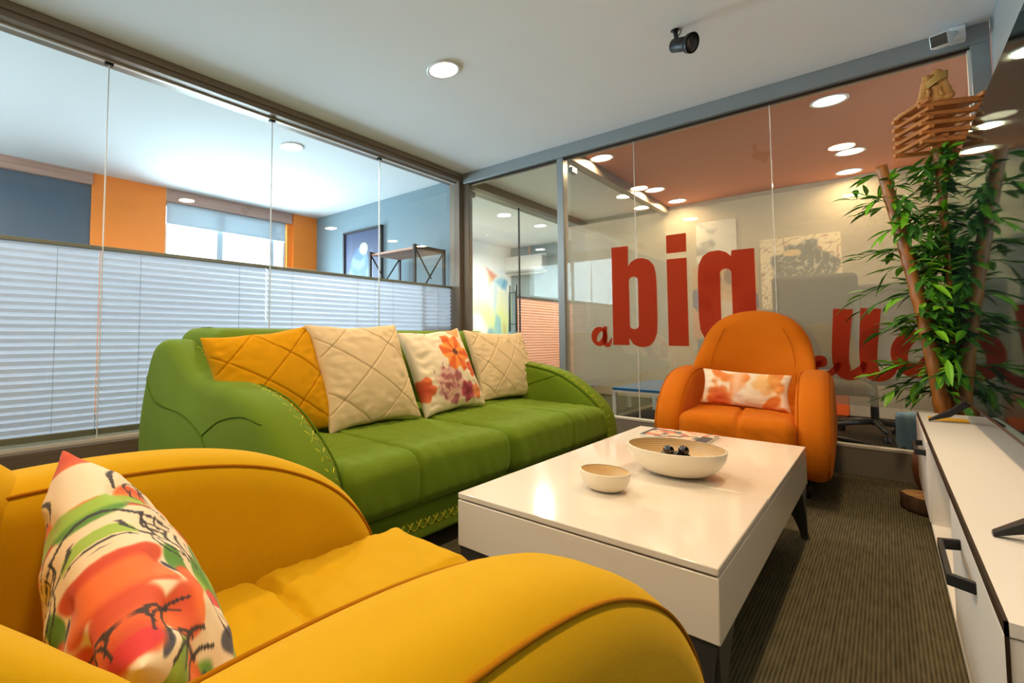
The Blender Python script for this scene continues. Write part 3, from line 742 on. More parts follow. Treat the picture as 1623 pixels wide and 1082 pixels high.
for k, (y0, y1) in enumerate(((-0.985, -0.05), (-0.045, 0.985))):
    ym = (y0+y1)/2 + (-0.14 if k == 0 else 0.06)
    def sdp(q, k=k, ym=ym, y0=y0, y1=y1):
        x, y, z = q; d = Vector((0, 0, 0))
        if z > 0.33:
            d.z += 0.012*(1-((y-(y0+y1)/2)/((y1-y0)/2))**2)
            d.z -= 0.018*gauss(x-0.16, 0.010) + 0.018*gauss(y-ym, 0.010)*sstep(0.10, 0.2, x)
            d.z -= 0.022*gauss(math.hypot(x-0.16, y-ym), 0.04)
            d.z += 0.005*nz(x*1.3, y*2.0+x, 9, k) + 0.003*nz(x*3+y, y*1.2, 16, k)
        if x > 0.62:
            d.x += 0.012*math.sin(PI*max(0, min(1, (z-0.2)/0.2))) - 0.018*gauss(y-ym, 0.009)
            d.x += 0.004*nz(y*2.5+z, z*1.2, 7, k+4)
        return d
    v, f = rbox(-0.30, 0.69, y0, y1, 0.205, 0.40, 0.055, 0.009, sdp)
    link('seat_cushion', v, f, M['green'], sofa)
v, f = rbox(-0.60, 0.655, -0.99, 0.99, 0.075, 0.20, 0.02, 0.08)
bs = link('base', v, f, M['green'], sofa)
st = MB(); y = -0.95
while y < 0.96:
    st.tube([(0.657, y-0.014, 0.122), (0.657, y+0.014, 0.152)], 0.0018, 5); st.tube([(0.657, y+0.014, 0.122), (0.657, y-0.014, 0.152)], 0.0018, 5)
    st.tube([(0.656, y+0.014, 0.122), (0.656, y+0.032, 0.122)], 0.0012, 5); y += 0.046
st.build('cross_stitching', M['stitch'], bs, smooth=True)
for sx in (-0.52, 0.56):
    for sy in (-0.9, 0.9): MB().box(sx-0.03, sx+0.03, sy-0.03, sy+0.03, 0, 0.078).build('leg', M['black'], sofa, bevel=0.004)

# ------------------------------------------------------------------ cushions
def tucks(k, p, d, off=0.0, ang=1.0, wd=0.0036):
    def fn(x, z, side):
        a = (x*ang+z+off) % p; b = (x*ang-z+off) % p
        a = min(a, p-a); b = min(b, p-b)
        return d*(gauss(a, wd)+gauss(b, wd))
    return fn
FY = Vector((0, 1, 0))
def cushion(name, label, w, h, t, m, bottom, right, up, crease=None, seed=0, N=150, printfn=None, group='scatter cushions on the green sofa', wr=0.004):
    o = pillow(name, w, h, t, m, N=N, crease=crease, seed=seed, wr=wr)
    for q in o.data.vertices: q.co.z += h/2
    if printfn: paint(o, printfn)
    tag(o, label, 'cushion', group); place(o, bottom, right, up); return o
cushion('mustard_cushion', 'mustard yellow diamond-tucked cushion leaning at the left end of the green sofa', 0.50, 0.48, 0.18, M['mustard'],
        (-1.69, 1.085, 0.392), (0.10, 1, 0.12), (-0.42, -0.16, 1), tucks(0, 0.21, 0.008, 0.04, 0.8), 1)
cushion('beige_cushion', 'beige diamond-tucked cushion between the mustard and the floral cushions', 0.56, 0.50, 0.17, M['beige'],
        (-1.63, 1.535, 0.405), (0.03, 1, 0.02), (-0.40, -0.06, 1), tucks(0, 0.25, 0.008, 0.02, 0.75), 2)
cushion('beige_cushion', 'beige diamond-tucked cushion at the right end of the sofa, beside the floral one', 0.60, 0.47, 0.15, M['beige'],
        (-1.70, 2.80, 0.405), (0.12, 1, -0.02), (-0.38, 0.02, 1), tucks(0, 0.19, 0.007, 0.0, 0.95), 3)
def petal_flower(x, z, cx, cz, R, n, ph, depth=0.3):
    dx, dz = x-cx, z-cz; r = math.hypot(dx, dz); th = math.atan2(dz, dx)
    edge = R*(1-depth+depth*abs(math.cos(n*th/2+ph)))*(1+0.12*nz(x, z, 30, 5))
    return edge-r, r/R, th
def floral(x, y, z):
    c = (240, 226, 198)
    z = z-0.24
    # faint brown sprigs
    s = abs(nz(x, z, 14, 8)); k = nz(x, z, 5, 2)
    if s < 0.035 and k > 0.18: c = mix(c, (120, 70, 80), 0.55)
    e, q, th = petal_flower(x, z, -0.04, -0.10, 0.12, 9, 0.4, 0.12)
    c = mix(c, mix((226, 170, 160), (150, 60, 74), sstep(-0.2, 0.3, nz(x, z, 24, 3)+0.4*nz(x, z, 55, 1))), 0.75*sstep(0, 0.03, e))
    e, q, th = petal_flower(x, z, 0.08, -0.15, 0.065, 5, 1.2, 0.2)
    c = mix(c, mix((130, 20, 50), (190, 80, 90), q), 0.9*sstep(0, 0.012, e))
    e, q, th = petal_flower(x, z, 0.165, -0.16, 0.05, 5, 0.2, 0.2); c = mix(c, (224, 120, 60), 0.85*sstep(0, 0.01, e))
    e, q, th = petal_flower(x, z, -0.22, -0.10, 0.075, 5, 0.6, 0.25); c = mix(c, mix((190, 50, 24), (226, 110, 50), q), 0.9*sstep(0, 0.012, e))
    e, q, th = petal_flower(x, z, 0.18, -0.03, 0.06, 4, 0.9, 0.3); c = mix(c, (222, 80, 34), 0.9*sstep(0, 0.012, e))
    e, q, th = petal_flower(x, z, 0.07, 0.075, 0.125, 6, 0.5, 0.30)
    c = mix(c, mix((246, 150, 60), (228, 96, 24), sstep(-0.4, 0.5, math.cos(6*th+1)+nz(x, z, 25, 4))), 0.96*sstep(0, 0.010, e))
    if q < 0.2: c = mix(c, (96, 40, 30), sstep(0.2, 0.12, q+0.05*nz(x, z, 80)))
    e, q, th = petal_flower(x, z, 0.16, 0.23, 0.07, 5, 0.0, 0.2); c = mix(c, (238, 150, 80), 0.8*sstep(0, 0.012, e))
    return c
cushion('floral_cushion', 'cream cushion printed with a large orange flower and pink peony on the sofa', 0.50, 0.48, 0.16, M['printed'],
        (-1.64, 2.13, 0.405), (0.05, 1, 0.06), (-0.42, 0.06, 1), None, 4, N=150, printfn=floral, wr=0.005)
def abstract(x, y, z):
    z = z-0.09
    c = (238, 222, 198)
    a = nz(x, z, 9, 12)+0.5*nz(x, z, 20, 5)
    c = mix(c, (226, 128, 52), sstep(-0.02, 0.22, a)); c = mix(c, (206, 84, 30), sstep(0.4, 0.65, a))
    b = nz(x, z, 8, 40); c = mix(c, (220, 160, 160), 0.6*sstep(0.2, 0.4, b)*sstep(-0.05, -0.15, x))
    e, q, th = petal_flower(x, z, -0.11, -0.05, 0.075, 5, 0.3, 0.2); c = mix(c, mix((196, 70, 20), (232, 130, 50), q), 0.85*sstep(0, 0.025, e))
    e, q, th = petal_flower(x, z, 0.10, 0.045, 0.08, 5, 0.8, 0.2); c = mix(c, (240, 176, 96), 0.7*sstep(0, 0.03, e))
    c = mix(c, (250, 240, 226), 0.6*gauss(x+0.03, 0.03))
    return c
cushion('lumbar_cushion', 'small oblong cream and orange watercolour cushion on the orange armchair', 0.41, 0.205, 0.11, M['printed'],
        (-0.56, 3.28, 0.425), (1, 0.03, -0.05), (0, 0.34, 1), None, 7, N=110, printfn=abstract, group=None, wr=0.005)
random.seed(5); INK = []; BLOBS = []
OR_, GR_, NV_, RD_ = ((236, 112, 40), (206, 66, 24)), ((150, 190, 66), (74, 136, 40)), ((70, 74, 92), (40, 44, 60)), ((226, 70, 80), (210, 44, 50))
for k in range(100):
    p_ = random.choice((OR_, OR_, OR_, GR_, GR_, NV_, RD_))
    rx_ = random.uniform(0.02, 0.05)*(0.55 if p_ is NV_ else 1)
    BLOBS.append((random.uniform(-0.21, 0.21), random.uniform(-0.14, 0.14), rx_, rx_*random.uniform(0.3, 0.6), random.uniform(-1.2, 0.9))+p_)
BLOBS.append((0.205, 0.12, 0.03, 0.02, 0.5)+OR_); BLOBS.append((0.17, 0.10, 0.03, 0.008, 0.8)+NV_)
for k in range(26):
    cx_, cz_, an = random.uniform(-0.2, 0.2), random.uniform(-0.13, 0.13), random.uniform(-0.9, 0.9)
    for q in range(random.randint(2, 5)):
        L_ = random.uniform(0.02, 0.06); px_ = cx_+0.013*q*math.sin(an); pz_ = cz_-0.013*q*math.cos(an); a2 = an+random.uniform(-0.25, 0.25)
        INK.append((px_, pz_, px_+L_*math.cos(a2), pz_+L_*math.sin(a2), random.uniform(0.0010, 0.0024)))
def jungle(x, y, z):
    z = z-0.125
    c = (236, 218, 188)
    for cx, cz, rx, rz, rot, col, col2 in BLOBS:
        dx, dz = x-cx, z-cz
        if abs(dx) > 0.16 or abs(dz) > 0.16: continue
        cs, sn = math.cos(rot), math.sin(rot)
        e = 1-math.hypot((dx*cs+dz*sn)/rx, (-dx*sn+dz*cs)/rz)+0.35*nz(x, z, 28, 6)
        c = mix(c, mix(col, col2, sstep(-0.2, 0.4, nz(x, z, 26, 9))), 0.92*sstep(0, 0.22, e))
    for (ax, az, bx, bz, w_) in INK:
        if abs(x-ax) > 0.09 or abs(z-az) > 0.09: continue
        dx, dz = bx-ax, bz-az; t = max(0, min(1, ((x-ax)*dx+(z-az)*dz)/(dx*dx+dz*dz)))
        bow = 0.010*math.sin(PI*t); L_ = math.hypot(dx, dz)
        d_ = math.hypot(x-ax-dx*t+dz/L_*bow, z-az-dz*t-dx/L_*bow)
        if d_ < w_: c = mix(c, (40, 38, 44), 0.85)
    return c
cushion('floral_cushion', 'cream cushion with orange, green and ink-line print on the yellow armchair', 0.43, 0.26, 0.145, M['printed'],
        (-0.567, 0.228, 0.402), (-1.0, 0.08, 0.13), (0.0, -0.42, 1), None, 12, N=210, printfn=jungle, group=None, wr=0.006)

# ------------------------------------------------------------------ coffee table
tb = thing('coffee_table', 'long low glossy white coffee table with curved dark legs', 'coffee table', (-0.56, 1.89, 0))
tw, tl = 0.317, 0.75
for y0, y1 in ((-tl, -0.161), (-0.157, tl)):
    MB().box(-tw, tw, y0, y1, 0.349, 0.365).build('tabletop', M['white_lacquer'], tb, bevel=0.0025)
MB().box(-tw, tw, -tl, tl, 0.217, 0.345).build('drawer_box', M['white_lacquer'], tb, bevel=0.002)
MB().box(-tw+0.006, tw-0.006, -tl+0.006, tl-0.006, 0.344, 0.350).build('shadow_gap', M['seam'], tb)
for sx in (-1, 1):
    for sy in (-1, 1):
        L = MB(); n = 12
        prof = []
        for k in range(n+1):
            t = k/n; z = 0.217*(1-t)
            outer = 0.0+0.012*math.sin(PI*t)-0.004*t; width = 0.022+0.135*(1-t)**2.2
            prof.append((outer, width, z))
        for d in ((1, 0), (0, 1)):
            v = []; f = []
            for o_, w_, z in prof:
                for q in ((o_, 0.0), (o_+w_, 0.0), (o_+w_, 0.022), (o_, 0.022)):
                    a, b = (q if d == (1, 0) else (q[1], q[0]))
                    v.append((sx*(tw-0.004-a), sy*(tl-0.004-b), z))
            for k in range(n):
                for j in range(4):
                    a = k*4+j; b = k*4+(j+1) % 4; f.append((a, b, b+4, a+4))
            f += [(0, 1, 2, 3), (n*4, n*4+1, n*4+2, n*4+3)]
            L.add(v, f)
        L.build('leg', M['leg_metal'], tb)
# bowls
def bowl(name, label, x, y, R, rb, h, th, inner_mat):
    t = thing(name, label, 'bowl', (x, y, 0.3655))
    prof = [(0.0005, 0.0), (rb*0.7, 0.0), (rb, 0.003)]
    for k in range(1, 13):
        s = k/12; prof.append((rb+(R-rb)*math.sin(s*PI/2)**0.9, 0.003+(h-0.003)*(1-math.cos(s*PI/2))**0.85))
    inn = [(R-th, h-0.0005)]
    for k in range(11, -1, -1):
        s = k/12; inn.append((rb+(R-rb)*math.sin(s*PI/2)**0.9-th, 0.003+th+(h-0.003-th)*(1-math.cos(s*PI/2))**0.85))
    inn.append((0.0005, 0.003+th))
    MB().lathe(prof+[(R, h+0.001), (R-th, h+0.001)], 64, cap=False).build('body', M['cream'], t, smooth=True)
    rip = [(r+(0.0009*math.sin(i*2.2) if 0 < i < len(inn)-1 else 0), z) for i, (r, z) in enumerate(inn)]
    MB().lathe(inn, 64, cap=False).build('interior', inner_mat, t, smooth=True)
    return t
coil = mat('coiled_strip_bamboo', (226, 196, 146), 0.35)
nt = coil.node_tree; tc = nt.nodes.new('ShaderNodeTexCoord'); sp = nt.nodes.new('ShaderNodeSeparateXYZ'); wv = nt.nodes.new('ShaderNodeMath'); wv.operation = 'MULTIPLY'; wv.inputs[1].default_value = 900
sn = nt.nodes.new('ShaderNodeMath'); sn.operation = 'SINE'; cr = nt.nodes.new('ShaderNodeValToRGB')
cr.color_ramp.elements[0].color = lin((206, 170, 116))+(1,); cr.color_ramp.elements[1].color = lin((232, 204, 156))+(1,)
nt.links.new(tc.outputs['Object'], sp.inputs[0]); nt.links.new(sp.outputs[2], wv.inputs[0]); nt.links.new(wv.outputs[0], sn.inputs[0]); nt.links.new(sn.outputs[0], cr.inputs[0])
nt.links.new(cr.outputs[0], nt.nodes['Principled BSDF'].inputs['Base Color'])
BX, BY = -0.497, 1.815
bowl('large_bowl', 'large cream bowl with a coiled bamboo inside holding black balls', BX, BY, 0.143, 0.058, 0.088, 0.006, coil)
bowl('small_bowl', 'small cream bowl standing empty in front of the large bowl', -0.592, 1.475, 0.069, 0.036, 0.056, 0.004, M['bowl_in'])
def ball(x, y, z, r, label):
    bm = bmesh.new(); bmesh.ops.create_uvsphere(bm, u_segments=20, v_segments=14, radius=r)
    me = bpy.data.meshes.new('decorative_ball'); bm.to_mesh(me); bm.free(); me.materials.append(M['ball'])
    me.polygons.foreach_set('use_smooth', [True]*len(me.polygons))
    o = bpy.data.objects.new('decorative_ball', me); C.objects.link(o); o.location = (x, y, z)
    tag(o, label, 'ball', 'black glass balls in the large bowl')
rb_ = 0.0165
for k in range(6):
    a = 2*PI*k/6+0.2; ball(BX+0.037*math.cos(a), BY+0.037*math.sin(a), 0.3655+0.009+rb_, rb_, 'black glass ball in the bottom layer of the large bowl')
ball(BX, BY, 0.3655+0.009+rb_, rb_, 'black glass ball in the bottom layer of the large bowl')
for k in range(5):
    a = 2*PI*k/5+0.5; ball(BX+0.031*math.cos(a), BY+0.031*math.sin(a), 0.3655+0.009+rb_+0.026, rb_, 'black glass ball in the middle layer of the large bowl')
ball(BX-0.016, BY-0.014, 0.3655+0.009+rb_+0.05, rb_, 'left one of the two black glass balls on top of the pile in the bowl')
ball(BX+0.020, BY+0.016, 0.3655+0.009+rb_+0.05, rb_, 'right one of the two black glass balls on top of the pile in the bowl')
# magazine
N1, N2 = 60, 40; v = []; f = []
for j in range(N2+1):
    for i in range(N1+1): v.append((-0.15+0.30*i/N1, -0.11+0.22*j/N2, 0.009))
for j in range(N2):
    for i in range(N1): a = j*(N1+1)+i; f.append((a, a+1, a+N1+2, a+N1+1))
mg = thing('magazine', 'colourful magazine lying on the coffee table behind the large bowl', 'magazine', (-0.66, 2.47, 0.3655), 0.0); mg.scale = (0.86, 1, 1.3)
cv = link('cover', v, f, M['paper'], mg)
def cover(x, y, z):
    if x < -0.13: return (74, 74, 76)
    c = (240, 196, 168)
    a = nz(x, y, 22, 50)
    if a > 0.15: c = (232, 104, 66)
    b = nz(x, y, 26, 70)
    if b > 0.12: c = (96, 110, 110)
    if x > 0.10 and y < 0.02: c = (70, 72, 74)
    return c
paint(cv, cover)
MB().box(-0.15, 0.15, -0.11, 0.11, 0.0, 0.0088).build('pages', M['white_board'], mg)

# ------------------------------------------------------------------ television unit
XF = 0.097
tu = thing('television_cabinet', 'long white wall-hung television cabinet with black edge strips and handles', 'cabinet', (XF, 2.35, 0.10))
def T(x0, x1, y0, y1, z0, z1): return (x0-XF, x1-XF, y0-2.35, y1-2.35, z0-0.10, z1-0.10)
y0c, y1c = 1.06, 3.64; xb = XR-0.002
MB().box(*T(XF+0.004, xb, y0c, y1c, 0.42, 0.44)).build('top_panel', M['white_board'], tu, bevel=0.001)
MB().box(*T(XF, XF+0.004, y0c, y1c, 0.42, 0.4402)).build('edge_strip', M['bezel'], tu)
MB().box(*T(XF, xb, y0c, y1c, 0.10, 0.118)).build('bottom_panel', M['white_board'], tu, bevel=0.001)
MB().box(*T(xb-0.012, xb, y0c, y1c, 0.118, 0.42)).build('back_panel', M['white_board'], tu)
for ya, yb_ in ((y0c, y0c+0.018), (1.84, 1.858), (2.745, 2.763), (y1c-0.018, y1c)):
    MB().box(*T(XF+(0.002 if 1.9 < ya < 3 else 0.02), xb-0.012, ya, yb_, 0.118, 0.42)).build('side_panel', M['white_board'], tu)
MB().box(*T(XF, XF+0.004, y0c, y0c+0.003, 0.10, 0.44)).build('edge_strip', M['bezel'], tu)
MB().box(*T(XF+0.09, XF+0.0925, 2.743, 2.7455, 0.118, 0.42)).build('divider_joint', M['bezel'], tu)
def handle(par, y, L, z, mbox):
    d = 0.034; h_ = MB(); w_ = 0.007
    P = [(XF, y-L/2), (XF-d, y-L/2+0.02), (XF-d, y+L/2-0.02), (XF, y+L/2)]
    Q = [(XF, y-L/2+0.012), (XF-d+0.008, y-L/2+0.028), (XF-d+0.008, y+L/2-0.028), (XF, y+L/2-0.012)]
    v = []; f = []
    for (a, b) in zip(P, Q):
        for (xx, yy) in (a, b):
            for zz in (z-0.011, z+0.011): v.append((xx-XF, yy-2.35, zz-0.10))
    for k in range(3):
        b = k*4
        f += [(b, b+4, b+5, b+1), (b+2, b+3, b+7, b+6), (b, b+2, b+6, b+4), (b+1, b+5, b+7, b+3)]
    f += [(0, 1, 3, 2), (12, 14, 15, 13)]
    MB().add(v, f).build('handle', M['black_metal'], par, bevel=0.002)
dn = MB().box(*T(XF, XF+0.018, y0c+0.002, 1.855, 0.12, 0.418)).build('door', M['white_board'], tu, bevel=0.001)
handle(dn, 1.50, 0.27, 0.372, None)
df = MB().box(*T(XF-0.004, XF+0.014, 2.766, y1c-0.002, 0.12, 0.418)).build('door', M['white_board'], tu, bevel=0.001)
handle(df, 2.93, 0.27, 0.372, None)

tv = thing('television', 'large black flat-screen television on splayed feet, reflecting the bamboo', 'television', (0.235, 2.50, 0.4405), 0.004)
MB().box(0.0, 0.03, -1.03, 1.0, 0.095, 1.115).build('body', M['bezel'], tv, bevel=0.004)
MB().box(-0.003, 0.0, -1.022, 0.992, 0.112, 1.107).build('screen', M['screen'], tv)
for y in (0.79, -1.0):
    q = MB()
    for s in (-1, 1):
        pts = [(0.015, 0, 0.10), (0.015+s*0.06, -0.004, 0.042), (0.015+s*0.125, -0.010, 0.0045)]
        v = []; f = []
        for (px, py, pz), w_, h_ in zip(pts, (0.020, 0.018, 0.010), (0.02, 0.016, 0.0045)):
            v += [(px, y+py-w_, pz-h_), (px, y+py+w_, pz-h_), (px, y+py+w_, pz+h_), (px, y+py-w_, pz+h_)]
        for k in range(2):
            for j in range(4):
                a = k*4+j; b = k*4+(j+1) % 4; f.append((a, b, b+4, a+4))
        f += [(0, 1, 2, 3), (8, 9, 10, 11)]
        q.add(v, f)
    q.build('foot', M['black_metal'], tv, bevel=0.002)
tag(MB().box(0.125, 0.245, 3.32, 3.45, 0.4405, 0.443).build('card', M['yellow_card']), 'yellow card lying under the far foot of the television', 'card')

# ------------------------------------------------------------------ bamboo, logs, lantern
random.seed(4)
bp = thing('artificial_bamboo', 'artificial bamboo with leaning canes and leafy sprays in the corner', 'plant', (0.19, 3.84, 0))
MB().lathe([(0.001, 0.0), (0.085, 0.0), (0.108, 0.05), (0.118, 0.12), (0.11, 0.20), (0.098, 0.205), (0.09, 0.17), (0.001, 0.16)], 32, cap=False).build('pot', M['pot'], bp, smooth=True)
canes = [((0.03, -0.02, 0.1), (-0.162, 0.02, 1.775), 0.034, 0.024), ((0.055, 0.05, 0.1), (0.055, 0.06, 1.86), 0.030, 0.024), ((0.085, -0.02, 0.1), (0.10, 0.04, 1.84), 0.026, 0.02), ((0.0, 0.07, 0.1), (-0.02, 0.10, 1.25), 0.022, 0.017)]
def cane_pt(c, t):
    a, b = Vector(c[0]), Vector(c[1]); p = a.lerp(b, t); p.x += 0.02*math.sin(PI*t*1.2); return p
for ci, c in enumerate(canes):
    pts = []; rad = []; nn = 9
    for k in range(nn*8+1):
        t = k/(nn*8); pts.append(cane_pt(c, t)); r = c[2]+(c[3]-c[2])*t
        ph = (k % 8)/8; r *= 1+0.10*gauss(min(ph, 1-ph), 0.09); rad.append(r)
    MB().tube(pts, rad, 18).build('cane', M['bamboo'], bp, smooth=True)
def leaf(mb, p, d, L, w, droop):
    d = d.normalized(); s = d.cross(Vector((0, 0, 1)))
    if s.length < 0.05: s = Vector((1, 0, 0))
    s.normalize(); s = (s + Vector((0,0,1))*random.uniform(-0.5, 0.5)).normalized(); n = s.cross(d)
    v = []; prof = (0.03, 0.55, 1.0, 0.92, 0.6, 0.02)
    for k, q in enumerate(prof):
        t = k/5; c = p+d*(L*t)+Vector((0, 0, -droop*L*t*t))
        v += [c-s*w*q+n*w*q*0.35, c, c+s*w*q+n*w*q*0.35]
    f = []
    for k in range(5):
        b = k*3; f += [(b, b+1, b+4, b+3), (b+1, b+2, b+5, b+4)]
    mb.add(v, f)
def spray(dark, light, twig, p, d, L, nl):
    pts = []
    for k in range(6):
        t = k/5; pts.append(p+d*(L*t)+Vector((0, 0, 0.10*L*math.sin(t*PI)-0.25*L*t*t)))
    twig.tube(pts, 0.0022, 5)
    for k in range(nl):
        t = 0.25+0.75*k/max(1, nl-1); j = min(4, int(t*5)); q = pts[j].lerp(pts[j+1], t*5-j) if j < 5 else pts[5]
        dd = (d + Vector((random.uniform(-0.9, 0.9), random.uniform(-0.5, 0.5), random.uniform(-0.75, 0.35)))).normalized()
        leaf(light if random.random() < 0.34 else dark, q, dd, random.uniform(0.075, 0.125), random.uniform(0.013, 0.018), random.uniform(0.1, 0.45))
dark, light, twig = MB(), MB(), MB()
RELX, RELY = 0.19, 3.84
def lim(d):   # keep sprays between the glass behind and the cabinet in front
    d.y *= 0.45; return d.normalized()
for c, n in ((canes[0], 26), (canes[1], 84), (canes[2], 60), (canes[3], 22)):
    for k in range(n):
        t = random.uniform(0.30, 0.98); p = cane_pt(c, t)
        ang = random.uniform(0, 2*PI); d = lim(Vector((math.cos(ang), math.sin(ang), random.uniform(-0.2, 0.5))))
        if d.x > 0.2: d.x *= 0.5
        spray(dark, light, twig, p, d, random.uniform(0.04, 0.11), random.randint(4, 6))
for k in range(30):
    p = cane_pt(canes[0], random.uniform(0.22, 0.9)); d = Vector((random.uniform(0.25, 0.8), -1, random.uniform(-0.3, 0.3))).normalized()
    spray(dark, light, twig, p, d, random.uniform(0.08, 0.17), random.randint(4, 6))
# long sprays that reach out as in the photograph
for (t, dx, dz, L) in ((0.86, -1, 0.75, 0.20), (0.70, -1, 0.15, 0.19), (0.60, -1, -0.1, 0.22), (0.55, -1, 0.0, 0.2), (0.5, -1, -0.1, 0.24), (0.42, -1, -0.25, 0.22), (0.45, -1, 0.2, 0.16), (0.33, -1, 0.2, 0.2), (0.28, -1, 0.0, 0.16)):
    p = cane_pt(canes[3] if t in (0.5, 0.42) else canes[0], t); spray(dark, light, twig, p, Vector((dx, random.uniform(-0.25, 0.15), dz)).normalized(), L, 7)
def clampv(mb):
    for q in mb.v: q.y = max(min(q.y, 0.195), -0.30 if q.z > 0.47 else -0.18); q.x = min(q.x, 0.235)
for q in (dark, light, twig): clampv(q)
dark.build('foliage', M['leaf_dark'], bp); fo = light.build('foliage', M['leaf_light'], bp); fo['label'] = 'lighter yellow-green leaves'
tw = twig.build('twigs', M['leaf_dark'], bp, smooth=True); tw['kind'] = 'stuff'

lg = thing('log_slice', 'thick bark-edged log slice lying on the carpet beside the television cabinet', 'log', (0.135, 3.42, 0))
pr = []
for k in range(40):
    a = 2*PI*k/40; pr.append((0.108*(1+0.06*math.sin(3*a)+0.05*nz(math.cos(a), math.sin(a), 3, 1)), a))
v = []; f = []
for z, sc in ((0, 0.97), (0.02, 1.03), (0.045, 1.0), (0.068, 1.02), (0.075, 0.97)):
    for r, a in pr: rr = r*sc*(1+0.03*nz(a*3, z*40, 2)); v.append((rr*math.cos(a), rr*math.sin(a), z))
for k in range(4):
    for i in range(40): a = k*40+i; b = k*40+(i+1) % 40; f.append((a, b, b+40, a+40))
f.append(tuple(range(40))[::-1]); link('bark', v, f, M['bark'], lg)
link('cut_face', [(r*0.96*math.cos(a), r*0.96*math.sin(a), 0.0755) for r, a in pr], [tuple(range(40))], M['cut_wood'], lg, smooth=False)

ln = thing('slatted_lantern', 'orange-brown crossed-slat wooden lantern box fixed on top of the bamboo', 'lantern', (0.235, 3.80, 1.80), math.radians(26))
s = 0.112; sz = 0.011; zz = 0.012
for k in range(10):
    along_x = k % 2 == 0
    for e in (-1, 1):
        b = MB()
        if along_x: b.box(-s-0.022, s+0.022, e*(s-0.008)-sz, e*(s-0.008)+sz, zz-0.0095, zz+0.0095)
        else: b.box(e*(s-0.008)-sz, e*(s-0.008)+sz, -s-0.022, s+0.022, zz-0.0095, zz+0.0095)
        b.build('slat', M['slat'], ln, bevel=0.002)
    if k == 1:
        for e in (-0.35, 0.35): MB().box(e*s-sz, e*s+sz, -s, s, zz-0.0095, zz+0.0095).build('slat', M['slat'], ln, bevel=0.002)
    if k == 9:
        for e in (-0.8, -0.4, 0.0, 0.4, 0.8): MB().box(-s-0.01, s+0.01, e*0.08-0.017, e*0.08+0.017, zz-0.009, zz+0.009).build('slat', M['slat'], ln, bevel=0.002)
    zz += 0.0232
dw = thing('driftwood_bundle', 'bundle of gnarled driftwood tied with cord on top of the slatted lantern', 'ornament', (0.225, 3.80, 2.034)); dw.scale = (0.72, 0.72, 1.0)
def gnarl(p0, p1, r0_, r1_, seed):
    pts = []; rad = []
    for k in range(13):
        t = k/12; p = Vector(p0).lerp(Vector(p1), t)
        p += Vector((0.010*nz(t, seed, 4, 1), 0.010*nz(t, seed, 4, 7), 0)); pts.append(p)
        rad.append((r0_+(r1_-r0_)*t)*(1+0.25*nz(t, seed, 6, 3))*(0.55 if k in (0, 12) else 1))
    return MB().tube(pts, rad, 12)
for i, (a, b, r_a, r_b) in enumerate((((-0.06, -0.03, 0.02), (-0.028, -0.01, 0.165), 0.030, 0.024), ((0.06, -0.02, 0.02), (0.012, -0.01, 0.185), 0.034, 0.028), ((0.0, -0.05, 0.01), (0.0, -0.03, 0.10), 0.028, 0.02),
                                      ((-0.03, 0.04, 0.02), (-0.01, 0.02, 0.15), 0.03, 0.02), ((0.085, 0.0, 0.022), (0.04, 0.0, 0.11), 0.022, 0.02), ((-0.075, -0.01, 0.01), (-0.05, -0.02, 0.11), 0.020, 0.014),
                                      ((-0.08, -0.06, 0.018), (0.085, -0.055, 0.018), 0.016, 0.018), ((0.03, -0.06, 0.03), (0.02, -0.045, 0.085), 0.012, 0.010), ((-0.03, -0.065, 0.03), (-0.035, -0.05, 0.08), 0.011, 0.010))):
    gnarl(a, b, r_a, r_b, i*3.1).build('branch', M['drift'], dw, smooth=True)
b = MB()
for k in range(5):
    pts = []
    for j in range(25):
        a = 2*PI*j/24; pts.append((0.008+0.058*math.cos(a), -0.012+0.052*math.sin(a), 0.108+0.008*k+0.025*math.cos(a)))
    b.tube(pts, 0.0042, 6, cap=False)
b.build('cord', M['cord'], dw, smooth=True)

# ------------------------------------------------------------------ spot lamp, security camera
sl = thing('spotlight', 'black spotlight on a short bracket under the ceiling', 'spotlight', (-0.742, 2.915, ZC))
MB().lathe([(0.001, -0.003), (0.022, -0.003), (0.022, 0.0)], 20).build('ceiling_plate', M['black'], sl, smooth=True)
b = MB().tube([(0, 0, 0), (0.004, -0.002, -0.06)], 0.011, 10); b.tube([(0.03, 0.0, -0.005), (0.022, 0, -0.03), (0.006, -0.002, -0.05)], 0.003, 6)
b.build('bracket', M['black'], sl, smooth=True)
d = Vector((0.86, -0.30, -0.36)).normalized(); c0 = Vector((-0.012, 0.0, -0.083))
hd = MB().tube([c0, c0+d*0.004, c0+d*0.075, c0+d*0.09, c0+d*0.092, c0+d*0.112], [0.030, 0.036, 0.038, 0.038, 0.050, 0.052], 28, cap=False)
hd.tube([c0+d*0.0, c0+d*0.001], [0.001, 0.030], 28, cap=False)
hd.tube([c0+d*0.112, c0+d*0.112, c0+d*0.092], [0.052, 0.042, 0.036], 28, cap=False).build('head', M['black_metal'], sl, smooth=True)
MB().tube([c0+d*0.096, c0+d*0.097], [0.034, 0.001], 24, cap=False).build('bulb', mat('warm_lamp_glass', (196, 160, 96), 0.2, emit=(1, 0.75, 0.4), estr=0.25), sl, smooth=True)

